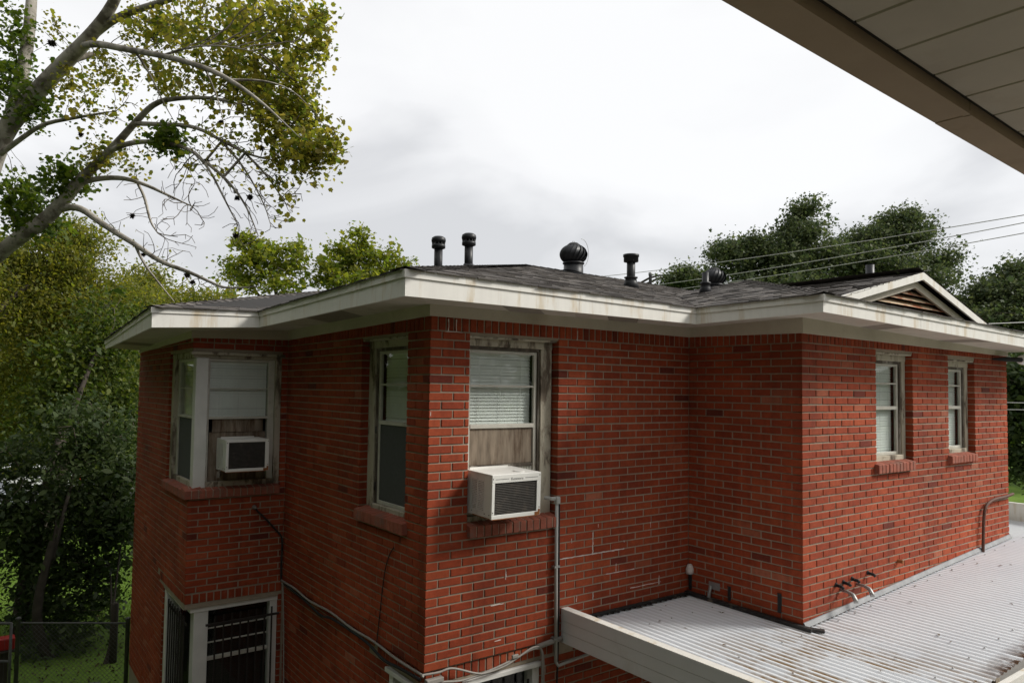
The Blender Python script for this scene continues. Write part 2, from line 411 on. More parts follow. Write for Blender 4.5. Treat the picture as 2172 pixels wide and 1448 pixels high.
# rank by size in the picture
def shown(b):
    f, u0, u1, z0, z1, d0, d1 = brick_world(b)
    x, y = f((u0+u1)/2, d0); px, py, dz = proj((x, y, (z0+z1)/2))
    if not (0 < px < 2172 and 0 < py < 1448): return 0
    xa, ya = f(u0, d0); xb, yb = f(u1, d0)
    pa = proj((xa, ya, z0)); pb = proj((xb, yb, z1))
    if b[0] in ('w4', 'w5', 'w3') and (z0 < -2.36 and x > 1.3): return 0
    return abs(pa[0]-pb[0])*abs(z1-z0)*F_PX/dz
walls = {}
def wall_body(name, w, zlo, zhi, d0, d1, lo=0., hi=None, ops=()):
    """mortar bed of a wall: boxes round its openings"""
    f, Lw, p = WALLS[w]; hi = Lw if hi is None else hi
    us = sorted({lo, hi} | {min(max(x, lo), hi) for o in ops for x in (o[0]-.004, o[1]+.004)})
    zs = sorted({zlo, zhi} | {min(max(x, zlo), zhi) for o in ops for x in (o[2], o[3])})
    mb = MB()
    for a, b in zip(us, us[1:]):
        for c, d in zip(zs, zs[1:]):
            m = ((a+b)/2, (c+d)/2)
            if b-a < 1e-4 or d-c < 1e-4: continue
            if any(o[0]-.004 < m[0] < o[1]+.004 and o[2] < m[1] < o[3] for o in ops): continue
            (x0, y0), (x1, y1) = f(a, d0), f(b, d1)
            mb.box(min(x0, x1), max(x0, x1), min(y0, y1), max(y0, y1), c, d)
    return obj(name, mb, M['mortar'], house)
RC = .0065
for w in WALLS:
    lo = {'w3': RC+.004, 'w2': .02, 'w5': RC+.004, 'w1': RC+.004, 'w0': .02}.get(w, 0)
    hi = WALLS[w][1] + ({'w4': -.02, 'w3': .13, 'w2': .13, 'w1': .13}.get(w, 0)); zlo = GZ if w in ('w1', 'w0') else -2.46
    if w in ('w4', 'w5'): zlo = -2.7
    walls[w] = wall_body('wall', w, zlo, .26, RC, .13, lo, hi, [o for o in OPEN[w] if o[3] > -2.5 or w in ('w1', 'w0')])
for w, lo in (('w3', RC+LS+.004), ('w2', .05)):
    o = wall_body('wall', w, GZ, -2.4601, RC+LS, .14, lo, WALLS[w][1], [o for o in OPEN[w] if o[3] < -2.5])
    o['label'] = 'lower wall set back under the upper storey'
area = sorted(((shown(b), i) for i, b in enumerate(BRK)), reverse=True)
# window sills take some of the individually built bricks
PICK = {i for a, i in area[:250]}
stuff = MB(); cache = {}
for i, b in enumerate(BRK):
    f, u0, u1, z0, z1, d0, d1 = brick_world(b)
    jd = random.uniform(-.0016, .0016)
    if b[7] == 'c': jd = 0
    if i not in PICK:
        ju = random.uniform(-.0015, .0015) if b[7] != 'c' else 0
        brick_geo(stuff, f, u0+ju, u1+ju, z0+random.uniform(-.001, .001), z1+random.uniform(-.001, .001), d0+jd, d1, corner=b[7] == 'c'); continue
    key = (b[0], round(u1-u0, 3), round(z1-z0, 4), round(d1-d0, 3))
    if key not in cache:
        mb = MB(); o0 = f(0, 0)
        brick_geo(mb, lambda u, d: tuple(np.array(f(u, d))-np.array(o0)), 0, u1-u0, 0, z1-z0, 0, d1-d0, corner=b[7] == 'c')
        me = mb.mesh('brick'); me.materials.append(M['brick']); cache[key] = me
    x, y = f(u0, d0+jd)
    o = link('brick', cache[key], None, walls[b[0]]); o.location = (x, y, z0)
obj('bricks', stuff, M['bricks'], house, kind='stuff')

mb = MB(); mb.box(.33, 7.05, .34, 9.0, GZ, -.02); mb.box(-.60, .33, 3.40, 5.85, GZ, -.02); mb.box(3.2, 7.05, -.86, .34, GZ, -.02)
obj('interior', mb, M['dark'], house, kind='stuff')
mb = MB(); mb.box(XE+.02, XG, YF-.12, YF, GZ, .1); mb.box(XG-.12, XG-.002, YC+.12, YF-.12, GZ, .1); obj('wall', mb, M['mortar'], house, label='far side walls of the house')
# ---- lime streaks on the joints of the long wall, each along one joint
mb = MB()
def streak(w, j, u0, u1, t=.006, vertical=None):
    f = WALLS[w][0]
    if vertical is None:
        n = max(2, int((u1-u0)/.03))
        for k in range(n):
            a, b = u0+(u1-u0)*k/n, u0+(u1-u0)*(k+1)/n; z = zj(j)+random.uniform(-.002, .002); h = t*random.uniform(.4, 1.)
            (xa, ya), (xb, yb) = f(a, -.0012), f(b, .012)
            mb.box(min(xa, xb), max(xa, xb), min(ya, yb), max(ya, yb), z-h/2, z+h/2)
    else:
        n = max(2, int(abs(vertical)/.02))
        for k in range(n):
            z = zj(j)-vertical*k/n; h = t*random.uniform(.4, 1.); uu = u0+random.uniform(-.003, .003)
            (xa, ya), (xb, yb) = f(uu-h/2, -.0012), f(uu+h/2, .012)
            mb.box(min(xa, xb), max(xa, xb), min(ya, yb), max(ya, yb), z-vertical/n, z)
streak('w3', 28, 1.24, 2.02, .010); streak('w3', 31, 1.8, 2.15, .006); streak('w3', 25.2, 1.64, 1.64, .009, .19); streak('w3', 26.9, 2.02, 2.02, .008, .07)
streak('w3', 29.8, 1.92, 1.92, .007, .07); streak('w3', 23.0, 1.92, 1.92, .006, .05); streak('w3', 23.0, 2.0, 2.0, .007, .05); streak('w3', 24.2, 1.7, 1.7, .008, .03)
streak('w3', 33, 1.65, 1.65, .006, .06); streak('w3', 33, 1.46, 1.46, .006, .05); streak('w3', 24.9, 2.36, 2.36, .007, .05); streak('w3', 33.5, 2.1, 2.5, .008)
streak('w3', 32.6, 2.48, 2.48, .007, .08); streak('w3', -1.4, .155, .155, .011, .09); streak('w3', -1.4, .225, .225, .011, .09); streak('w3', 0.05, .13, .28, .008)
streak('w3', -1.2, 1.44, 1.44, .008, .08); streak('w3', 28.4, .72, .72, .009, .06); streak('w3', 9.2, .012, .012, .008, .03); streak('w4', 33.2, .62, .78, .008); streak('w4', 34.2, .78, .78, .007, .04)
streak('w3', 25.6, 1.4, 1.4, .008, .04); streak('w3', 27, 1.4, 1.4, .006, .05); streak('w3', 36.3, .62, .68, .010); streak('w3', 32.1, .58, .70, .007)
obj('lime_streaks', mb, M['efflorescence'], house, kind='stuff', label='white lime streaks along mortar joints')

# ---- windows
def wbox(mb, w, u0, u1, d0, d1, z0, z1):
    f = WALLS[w][0]; (x0, y0), (x1, y1) = f(u0, d0), f(u1, d1)
    mb.box(min(x0, x1), max(x0, x1), min(y0, y1), max(y0, y1), z0, z1)
def wobj(name, w, boxes, mat, parent, bev=.003, **p):
    mb = MB()
    for b in boxes: wbox(mb, w, *b)
    o = obj(name, mb, M[mat], parent, **p)
    if bev: bevel(o, bev, 1)
    return o
def blind(w, u0, u1, d, z0, z1, parent, step=.026, closed=.8):
    f = WALLS[w][0]; mb = MB(); z = z1 - .03
    k = 0
    while z > z0 + .01:
        t = step*1.08; a = R(68) if closed > .5 else R(30)
        dz, dd = t*math.sin(a)/2, t*math.cos(a)/2
        j = random.uniform(-.0015, .0015)
        (xa, ya), (xb, yb) = f(u0, d-dd), f(u1, d+dd)
        (xc, yc) , (xd, yd) = f(u1, d-dd), f(u0, d+dd)
        mb.poly([(xa, ya, z-dz+j), (xc, yc, z-dz+j), (xb, yb, z+dz+j), (xd, yd, z+dz+j)]); z -= step; k += 1
    wbox(mb, w, u0, u1, d-.015, d+.015, z1-.03, z1)
    for uu in (u0+(u1-u0)*.17, (u0+u1)/2, u0+(u1-u0)*.83): wbox(mb, w, uu-.0012, uu+.0012, d-.017, d-.0155, z0, z1)
    return obj('blind', mb, M['blind'], parent)
def sill(w, u0, u1, zt, zb, parent, proud=.042, name='window_sill', extra=None):
    f = WALLS[w][0]; s = MB()
    def wedge(mb, a, b, lift=0, front=0, inset=0):
        pr = proud - front
        pts = []
        for u in (a, b):
            for d, z in ((-pr, zb+inset), (.12, zb+inset), (.12, zt+.012-inset), (-pr, zt-.018-inset+lift)):
                x, y = f(u, d); pts.append((x, y, z))
        mb.add(pts, [(0, 1, 2, 3), (7, 6, 5, 4), (0, 4, 5, 1), (1, 5, 6, 2), (2, 6, 7, 3), (3, 7, 4, 0)])
    wedge(s, u0+.009, u1-.009, 0, .006, .004)
    so = obj(name, s, M['mortar'], parent)
    n = round((u1-u0)/.0685); st = (u1-u0)/n
    for k in range(n):
        mb = MB(); wedge(mb, u0+k*st+.004, u0+(k+1)*st-.004, random.uniform(-.003, .003), random.uniform(-.004, .002))
        o = obj('brick', mb, M['sill_brick'], so); bevel(o, .004, 1)
    return so
def window(w, u0, u1, z0, z1, cl, cr, mull, rail, lower, label, blind_closed=.9):
    """casing, head, drip cap; double hung sash with a middle bar; lower half given"""
    zb = z0 + .0
    win = wobj('window', w, [(u0, u0+cl, .075, .13, zb, z1), (u1-cr, u1, .075, .13, zb, z1), (u0, u1, .07, .129, z1-.075, z1-.0005), (u0+cl, u1-cr, .06, .135, zb, zb+.05)], 'old_paint', house, label=label)
    wobj('drip_cap', w, [(u0-.004, u1+.004, .012, .10, z1-.016, z1-.001)], 'old_paint', win)
    a, b = u0+cl, u1-cr
    wobj('stop_bead', w, [(b-.022, b, .088, .13, zb+.05, z1-.075), (a, a+.022, .088, .13, zb+.05, z1-.075), (a, b, .088, .13, z1-.10, z1-.075)], 'bare_wood', win)
    a2, b2 = a+.022, b-.022
    zt = z1-.10
    wobj('sash', w, [(a2, a2+.03, .104, .132, zb+.05, zt), (b2-.03, b2, .104, .132, zb+.05, zt), (a2+.03, b2-.03, .104, .132, zt-.025, zt), (a2+.03, b2-.03, .100, .134, rail-.022, rail+.012), (a2+.03, b2-.03, .104, .132, zb+.05, zb+.08)], 'sash', win)
    wobj('muntin', w, [(a2+.03, b2-.03, .106, .130, mull-.008, mull+.008)], 'sash', win)
    g = wobj('pane', w, [(a2+.03, b2-.03, .119, .121, rail+.012, zt-.025)], 'glass', win, 0)
    blind(w, a2+.034, b2-.034, .16, rail-.02 if lower != 'blind' else zb+.06, zt, win)
    if lower == 'screen':
        wobj('insect_screen', w, [(a2+.03, b2-.03, .112, .114, zb+.08, rail-.022)], 'screen', win, 0)
        wobj('hinge', w, [(a+.016, a+.026, .08, .088, rail-.10, rail-.04), (a+.016, a+.026, .08, .088, zb+.16, zb+.23)] if w == 'w5' else [(b-.026, b-.016, .08, .088, rail-.10, rail-.04), (b-.026, b-.016, .08, .088, zb+.16, zb+.23)], 'black', win, 0)
    elif lower == 'blind':
        wobj('pane', w, [(a2+.03, b2-.03, .117, .119, zb+.08, rail-.022)], 'glass', win, 0)
    elif lower == 'ply':
        wobj('plywood_panel', w, [(a2+.034, b2-.034, .116, .124, rail-.31, rail-.022)], 'ply', win)
        wobj('lower_rail', w, [(a2+.03, b2-.03, .10, .128, rail-.335, rail-.31)], 'bare_wood', win)
        mb = MB()
        for k in range(46):
            u = a2+.032+k*(b2-a2-.064)/46; wbox(mb, w, u, u+.011, .112+.004*(k % 2), .125, zb+.05, rail-.335)
        obj('accordion_panel', mb, M['sash'], win)
    wobj('room_backing', w, [(u0+.01, u1-.01, .20, .21, zb, z1)], 'dark', win, 0)
    return win
window('w3', .35, 1.222, -1.44, 0, .025, .115, -.385, -.70, 'ply', 'wide window with plywood panel above the air conditioner')
sill('w3', .345, 1.226, -1.43, -1.532, house)
window('w2', .345, 1.178, -1.44, 0, .10, .115, -.385, -.70, 'screen', 'narrow window with dark insect screen in its lower half')
sill('w2', .30, 1.178, -1.425, -1.53, house)
window('w5', 4.113-XB, 4.838-XB, -1.05, -.005, .05, .07, -.30, -.535, 'blind', 'small window nearer the stepped corner')
sill('w5', 4.07-XB, 4.80-XB, -1.045, -1.145, house)
window('w5', 5.633-XB, 6.297-XB, -1.04, -.02, .05, .07, -.30, -.535, 'blind', 'small window nearer the far end of the wall')
sill('w5', 5.60-XB, 6.25-XB, -1.03, -1.125, house)

# corner window on the narrow projecting wall
win = wobj('window', 'w1', [(.845, .905, .03, .13, -1.44, -.08), (0.02, .905, .04, .13, -.135, -.0755), (.16, .845, .05, .13, -1.44, -1.385)], 'old_paint', house, label='corner window with grey white post wrapping the wall corner')
wobj('drip_cap', 'w1', [(-.01, .93, -.012, .10, -.105, -.077)], 'old_paint', win)
wobj('corner_post', 'w1', [(.045, .165, .03, .15, -1.44, -.136)], 'post', win, .006)
wobj('sash', 'w1', [(.78, .845, .07, .13, -1.385, -.136), (.165, .19, .07, .13, -1.385, -.136), (.19, .78, .07, .13, -.165, -.136), (.19, .78, .068, .13, -.755, -.73)], 'sash', win)
wobj('muntin', 'w1', [(.19, .78, .085, .10, -.45, -.437)], 'sash', win)
wobj('pane', 'w1', [(.19, .78, .090, .092, -.73, -.165)], 'glass', win, 0)
blind('w1', .195, .775, .125, -.74, -.165, win)
wobj('plywood_panel', 'w1', [(.23, .74, .09, .10, -.89, -.755), (.20, .77, .10, .108, -1.385, -.89)], 'ply', win)
wobj('room_backing', 'w1', [(.165, .85, .2, .21, -1.44, -.1)], 'dark', win, 0)
wobj('side_casing', 'w0', [(.94, 1.05, .03, .13, -1.44, -.08), (.17, 1.05, .04, .13, -.135, -.0755), (.165, .94, .05, .13, -1.44, -1.385)], 'old_paint', win)
wobj('side_sash', 'w0', [(.88, .94, .07, .13, -1.385, -.136), (.17, .2, .07, .13, -1.385, -.136), (.2, .88, .07, .13, -.165, -.136), (.2, .88, .068, .13, -.755, -.73), (.2, .88, .085, .10, -.45, -.437)], 'sash', win)
wobj('side_pane', 'w0', [(.2, .88, .090, .092, -.73, -.165)], 'glass', win, 0)
wobj('side_screen', 'w0', [(.2, .88, .085, .088, -1.385, -.755)], 'screen', win, 0)
blind('w0', .21, .87, .125, -.74, -.165, win)
wobj('room_backing', 'w0', [(.17, 1.04, .2, .21, -1.44, -.1)], 'dark', win, 0)
sill('w1', -.042, .90, -1.435, -1.535, house); sill('w0', .0, 1.05, -1.435, -1.535, house)

# lower storey corner window behind bars
win = wobj('window', 'w1', [(.85, .925, .03, .13, -4.2, -2.62), (.06, .925, .02, .13, -2.66, -2.617)], 'white_frame', house, label='lower corner window with white frame behind black bars')
wobj('corner_post', 'w1', [(.10, .235, .03, .17, -4.2, -2.661)], 'post', win)
wobj('pane', 'w1', [(.235, .85, .090, .094, -4.2, -2.661)], 'glass', win, 0)
wobj('muntin', 'w1', [(.235, .85, .075, .10, -2.86, -2.85), (.235, .85, .075, .10, -3.0, -2.99), (.235, .85, .07, .11, -3.17, -3.135)], 'sash', win)
mb = MB()
for k in range(14):
    u = .25+k*.046; zt = -2.98 - .03*math.sin(k*1.7) ; wbox(mb, 'w1', u, u+.046, .13+.01*math.sin(k*2.1), .137+.01*math.sin(k*2.1), -4.0, zt)
obj('plastic_sheet', mb, M['dark'], win)
wobj('room_backing', 'w1', [(.17, .97, .3, .31, -4.2, -2.6)], 'dark', win, 0)
wobj('side_casing', 'w0', [(.90, 1.0, .02, .13, -4.2, -2.62), (.17, .9, .03, .13, -2.66, -2.617)], 'white_frame', win)
wobj('side_pane', 'w0', [(.17, .90, .090, .094, -4.2, -2.661)], 'glass', win, 0)
wobj('room_backing', 'w0', [(.17, .97, .3, .31, -4.2, -2.6)], 'dark', win, 0)
bars = thing('window_bars', 'black iron burglar bars over the lower corner window at bottom left', 'window bars')
wobj('rail', 'w1', [(.19, .915, -.075, -.055, -2.785, -2.765)], 'iron', bars, 0); wobj('rail', 'w1', [(.19, .915, -.075, -.055, -3.9, -3.88)], 'iron', bars, 0)
for k, u in enumerate([.285, .366, .447, .528, .609, .69, .771, .845]):
    wobj('bar', 'w1', [(u-.007, u+.007, -.054, -.04, -3.95, -2.70)], 'iron', bars, 0)
wobj('side_rail', 'w0', [(.05, .88, .034, .046, -2.785, -2.765)], 'iron', bars, 0)
for k in range(8):
    u = .12+.10*k; wobj('bar', 'w0', [(u-.007, u+.007, .02, .033, -3.95, -2.70)], 'iron', bars, 0)

# lower windows near the main corner
for w, (u0, u1) in (('w3', (.36, 1.09)), ('w2', (.2, .60))):
    win = wobj('window', w, [(u1-.07, u1, .03, .14, -4.2, -2.62), (u0, u0+.05, .03, .14, -4.2, -2.62), (u0-.02, u1+.02, .0, .14, -2.64, -2.604)], 'white_frame', house)
    wobj('pane', w, [(u0+.05, u1-.07, .10, .104, -4.2, -2.641)], 'glass', win, 0)
    wobj('room_backing', w, [(u0, u1, .3, .31, -4.2, -2.6)], 'dark', win, 0)
    wobj('bar', w, [(u, u+.014, .01, .024, -4.1, -2.72) for u in np.arange(u0+.12, u1-.06, .12)], 'iron', win, 0)

# ---- eaves: soffit, frieze, fascia, drip strip
OV = .45
EV = [  # wall corner, eave corner, fascia bottom, fascia top, frieze bottom
 ((XE, YF), (-1.41, 5.55), .015, .125, .0),
 ((XE, YD), (-1.41, 2.58), .105, .29, .057),
 ((0, YD), (-.45, 2.58), .165, .32, .083),
 ((0, 0), (-.45, -.45), .185, .36, .122),
 ((XB, 0), (2.437, -.45), .19, .334, .121),
 ((XB, YC), (2.437, -1.65), .205, .34, .096),
 ((XG, YC), (XG+.45, -1.65), .094, .255, .066),
]
def outward(i):
    (a, _, _, _, _), (b, _, _, _, _) = EV[i], EV[i+1]
    dx, dy = b[0]-a[0], b[1]-a[1]
    return (0., -1.) if abs(dx) > abs(dy) else (-1., 0.)
for i in range(len(EV)-1):
    (wa, ea, ba, ta, fa), (wb, eb, bb, tb, fb) = EV[i], EV[i+1]
    nx, ny = outward(i)
    dirx, diry = (eb[0]-ea[0], eb[1]-ea[1]); Ls = math.hypot(dirx, diry); dirx /= Ls; diry /= Ls
    # fascia board in two lapped lengths, each mitred
    n0 = outward(i-1) if i > 0 else (0, 0); n2 = outward(i+1) if i < len(EV)-2 else (0, 0)
    def slab(P, Q, z0p, z1p, z0q, z1q, t0, t1, first=True, last=True):
        def o(p, t, end): return (p[0]+(nx+end[0])*t, p[1]+(ny+end[1])*t)
        A, B = (n0 if first else (0, 0)), (n2 if last else (0, 0))
        b = [(*o(P, t0, A), z0p), (*o(Q, t0, B), z0q), (*o(Q, t1, B), z0q), (*o(P, t1, A), z0p)]
        t = [(*o(P, t0, A), z1p), (*o(Q, t0, B), z1q), (*o(Q, t1, B), z1q), (*o(P, t1, A), z1p)]
        return b, t
    lerp = lambda a, b, s: tuple(np.array(a)*(1-s)+np.array(b)*s)
    cut = {0: [.45], 1: [], 2: [.55], 3: [.52], 4: [], 5: [.3, .62]}[i]
    ss = [0]+cut+[1]
    for s0, s1 in zip(ss, ss[1:]):
        P, Q = lerp(ea, eb, s0), lerp(ea, eb, s1); k = .0015*((ss.index(s0)) % 2)
        z = lambda a, b, s: a*(1-s)+b*s
        mb = MB(); mb.hexa(*slab(P, Q, z(ba, bb, s0), z(ta, tb, s0)-.03, z(ba, bb, s1), z(ta, tb, s1)-.03, -.016, .005+k, s0 == 0, s1 == 1)); 
        obj('fascia_board', mb, M['fascia'], house)
        s2 = min(1, s1+.06) if s1 < 1 else 1
        mb = MB(); mb.hexa(*slab(P, Q, z(ta, tb, s0)-.052, z(ta, tb, s0), z(ta, tb, s1)-.052, z(ta, tb, s1), -.004, .016+k, s0 == 0, s1 == 1))
        obj('drip_strip', mb, M['fascia'], house)
    # frieze against the wall
    mb = MB(); b, t = slab(wa, wb, fa, ba+.05, fb, bb+.05, -.02, .018)
    mb.hexa(b, t); obj('frieze_board', mb, M['frieze'], house)
    # soffit in panels, a dark perforated one here and there
    npan = max(2, int(Ls/.36)); dark = {0: [2], 2: [3, 4], 3: [2, 5], 5: [3, 8]}.get(i, [])
    for k in range(npan):
        s0, s1 = k/npan, (k+1)/npan; g = .0035/Ls
        A = [(*lerp(wa, wb, s0+g), z(ba, bb, s0)+.022), (*lerp(wa, wb, s1-g), z(ba, bb, s1)+.022), (*lerp(lerp(ea, eb, s1-g), lerp(wa, wb, s1-g), .03), z(ba, bb, s1)+.016), (*lerp(lerp(ea, eb, s0+g), lerp(wa, wb, s0+g), .03), z(ba, bb, s0)+.016)]
        mb = MB(); mb.hexa(A, [(x, y, q+.012) for x, y, q in A])
        obj('soffit_panel', mb, M['vent_dark'] if k in dark else M['soffit'], house)
    mb = MB(); mb.hexa([(*wa, ba+.04), (*wb, bb+.04), (*lerp(eb, wb, .04), bb+.032), (*lerp(ea, wa, .04), ba+.032)], [(*wa, ba+.05), (*wb, bb+.05), (*lerp(eb, wb, .04), bb+.042), (*lerp(ea, wa, .04), ba+.042)])
    obj('soffit_backing', mb, M['seam'], house)

# ---- roof planes
SL = .25
T1 = (3.78, 3.78, 1.418)
T3 = (4.85, .76, .95)
HE = (1.15, 5.14, .92)
EA, EB, EC, EG, EE, ED, EF = (-.45, -.45, .36), (2.437, -.45, .334), (2.437, -1.65, .34), (XG+.45, -1.65, .255), (-1.41, 2.58, .29), (-.45, 2.58, .32), (-1.41, 5.55, .125)
def plane3(p, q, r):
    n = np.cross(np.array(q)-np.array(p), np.array(r)-np.array(p)); 
    return lambda x, y: p[2] - (n[0]*(x-p[0])+n[1]*(y-p[1]))/n[2]
pf2 = plane3(EA, EB, T1); pf3 = plane3(EC, EG, T3); pl3 = plane3(EC, EB, T3)
V1 = (4.25, 1.36, pf2(4.25, 1.36))
FACES = [
 [EA, EB, V1, (9.5, 1.36, pf2(9.5, 1.36)), (9.5, 3.78, pf2(9.5, 3.78)), T1],
 [EB, EC, T3, V1],
 [EC, EG, (9.5, -1.65, pf3(9.5, -1.65)), (9.5, .76, pf3(9.5, .76)), T3],
 [ED, EA, T1, (2.27, 5.3, 1.03)],
 [EE, ED, (2.27, 5.3, 1.03), HE],
 [EF, EE, HE],
]
EDGE = [(0, 1), (0, 1), (0, 1), (0, 1), (0, 1), (0, 1)]
roof = None
rb = MB()
for P in FACES:
    rb.poly([(x, y, z+.004) for x, y, z in P])
# far slopes that close the roof behind the ridges
rb.poly([T1, (9.5, 3.78, pf2(9.5, 3.78)), (9.5, 9, .2), (3, 9, .2)]); rb.poly([HE, EF, (2, 9, .2), (3, 9, .2), T1]); rb.poly([T3, (9.5, .76, pf3(9.5, .76)), (9.5, 1.4, .8), V1])
roof = obj('roof', rb, M['roof_deck'], house)
def clip_range(poly, v):
    us = []
    for (u0, v0), (u1, v1) in zip(poly, poly[1:]+poly[:1]):
        if (v0-v)*(v1-v) < 0: us.append(u0+(u1-u0)*(v-v0)/(v1-v0))
    return (min(us), max(us)) if len(us) >= 2 else None
sh = MB()
for P in FACES:
    P = [np.array(p) for p in P]
    eu = P[1]-P[0]; eu /= np.linalg.norm(eu)
    nrm = np.zeros(3)
    for k in range(len(P)): nrm += np.cross(P[k]-P[0], P[(k+1) % len(P)]-P[0])
    nrm /= np.linalg.norm(nrm)
    if nrm[2] < 0: nrm = -nrm
    ev = np.cross(nrm, eu); ev *= (1 if ev[2] > 0 else -1)
    pl = [((p-P[0]) @ eu, (p-P[0]) @ ev) for p in P]; vmax = max(v for u, v in pl)
    v = -.035; row = 0; EXP = .128
    while v < vmax:
        r = clip_range(pl, min(max(v+EXP*.5, .004), vmax-.004))
        if r:
            u = r[0]-.02
            while u < r[1]:
                w = random.uniform(.08, .24); u2 = min(u+w, r[1]+.02)
                t = random.choice((.004, .005, .009, .010)); gap = random.uniform(.0, .006)
                jag = random.uniform(-.006, .006)
                q = lambda a, b, h: P[0]+eu*a+ev*b+nrm*h
                a0, a1 = u+gap, u2
                sh.add([q(a0, v+jag, .004), q(a1, v+jag, .004), q(a1, v+jag, .006+t), q(a0, v+jag, .006+t), q(a1, v+EXP*1.12, .008), q(a0, v+EXP*1.12, .008)], [(0, 1, 2, 3), (3, 2, 4, 5), (1, 4, 2), (0, 3, 5)])
                u = u2
        v += EXP; row += 1
obj('shingles', sh, M['shingle'], roof, kind='stuff')
# hip and ridge caps, one piece after another
cap = MB()
def caps(a, b, dr=.177, w=.115):
    a, b = np.array(a), np.array(b); L0 = np.linalg.norm(b-a); t = (b-a)/L0; s = np.cross(t, (0, 0, 1.)); s /= np.linalg.norm(s)
    n = int(L0/.14)
    for k in range(n):
        p = a+t*(k*.14-.02); q = p+t*.21; l0, l1 = .022, .012
        cap.add([p-s*w-np.array((0, 0, w*dr-.017)), p+np.array((0, 0, l0)), p+s*w-np.array((0, 0, w*dr-.017)), q-s*w-np.array((0, 0, w*dr-.008)), q+np.array((0, 0, l1)), q+s*w-np.array((0, 0, w*dr-.008))], [(0, 1, 4, 3), (1, 2, 5, 4)])
caps(EA, T1); caps(EC, T3); caps(T3, (9.5, .76, pf3(9.5, .76)), .25); caps(T1, (9.5, 3.78, pf2(9.5, 3.78)), .25); caps(EE, HE)
obj('ridge_caps', cap, M['shingle'], roof, kind='stuff', label='overlapping cap shingles along hips and ridges')
# ---- the louvred gable
GY = -1.0
gl, ga, gr_ = (3.75, GY, .49), (5.29, GY, .862), (6.80, GY, .445)
gm = MB()
yb = .52
gm.poly([(3.60, GY-.10, .45), (5.29, GY-.10, .877), (5.29, .55, .877), (4.4, .1, .70)]); gm.poly([(5.29, GY-.10, .877), (7.0, GY-.10, .41), (6.8, .5, .53), (5.29, .55, .877)])
gable = obj('gable', gm, M['roof_deck'], house, label='small gable with peeling louvre boards over the right wing')
gs = MB()
for a, b, c in (((3.60, GY-.12, .452), (5.29, GY-.12, .882), 1), ((7.0, GY-.12, .415), (5.29, GY-.12, .882), -1)):
    a, b = np.array(a), np.array(b); L0 = np.linalg.norm(b-a); t = (b-a)/L0; n = int(L0/.12)
    nn = np.cross(t, (0, 1., 0)); nn *= np.sign(nn[2])
    for k in range(n+1):
        y = GY-.12
        while y < .5:
            w = random.uniform(.12, .3); h = random.choice((.008, .016))
            p = a+t*(k*L0/n-.01); p[1] = y; q = p+t*(L0/n*1.1); r0 = np.array((0, w, 0))
            gs.add([p+nn*.002, p+r0+nn*.002, p+r0+nn*h, p+nn*h, q+nn*.004, q+r0+nn*.004], [(0, 1, 2, 3), (3, 2, 5, 4)])
            y += w
obj('shingles', gs, M['shingle'], gable, kind='stuff')
for a, b in ((gl, ga), (gr_, ga)):
    a, b = np.array(a), np.array(b); d = (b-a)/np.linalg.norm(b-a); a = a-d*.22
    mb = MB(); off = np.array((0, -.115, 0)); dn = np.array((0, 0, -.06)); up_ = np.array((0, 0, .018))
    mb.hexa([a+off+dn, b+off+dn, b+off+dn+(0, .02, 0), a+off+dn+(0, .02, 0)], [a+off+up_, b+off+up_, b+off+up_+(0, .02, 0), a+off+up_+(0, .02, 0)])
    obj('rake_board', mb, M['fascia'], gable)
    mb = MB(); dn2 = np.array((0, 0, -.14)); a2 = a+d*.30; off2 = np.array((0, -.03, 0))
    mb.hexa([a2+off2+dn2, b+off2+dn2, b+off2+dn2+(0, .025, 0), a2+off2+dn2+(0, .025, 0)], [a2+off2+dn, b+off2+dn, b+off2+dn+(0, .025, 0), a2+off2+dn+(0, .025, 0)])
    obj('inner_trim', mb, M['frieze'], gable)
M['louvre'] = simple('peeling_red_louvre', (.28, .085, .035), .9, .4, 9, stretch=(.6, 1, 2.5), dirt=(.50, .40, .27), dirt_at=(.44, .56), bmp=.4)
def gz(x): return gl[2]+(ga[2]-gl[2])*(x-gl[0])/(ga[0]-gl[0]) if x < ga[0] else gr_[2]+(ga[2]-gr_[2])*(gr_[0]-x)/(gr_[0]-ga[0])
def gx(z): return gl[0]+(ga[0]-gl[0])*(z-gl[2])/(ga[2]-gl[2]), gr_[0]-(gr_[0]-ga[0])*(z-gr_[2])/(ga[2]-gr_[2])
z = .465
while z < .78:
    x0, x1 = gx(max(z+.03, .505)); x0 += .12; x1 -= .12
    if x1-x0 > .15:
        mb = MB(); mb.hexa([(x0, GY-.015, z), (x1, GY-.015, z-.012), (x1, GY-.003, z-.006), (x0, GY-.003, z+.006)], [(x0+.06, GY+.055, z+.055), (x1-.06, GY+.055, z+.043), (x1-.06, GY+.067, z+.052), (x0+.06, GY+.067, z+.064)])
        obj('louvre_board', mb, M['louvre'], gable)
    z += .062
mb = MB(); mb.poly([(gl[0], GY+.1, gl[2]-.05), (gr_[0], GY+.1, gr_[2]-.05), (ga[0], GY+.1, ga[2]-.03)]); obj('louvre_backing', mb, M['dark'], gable)
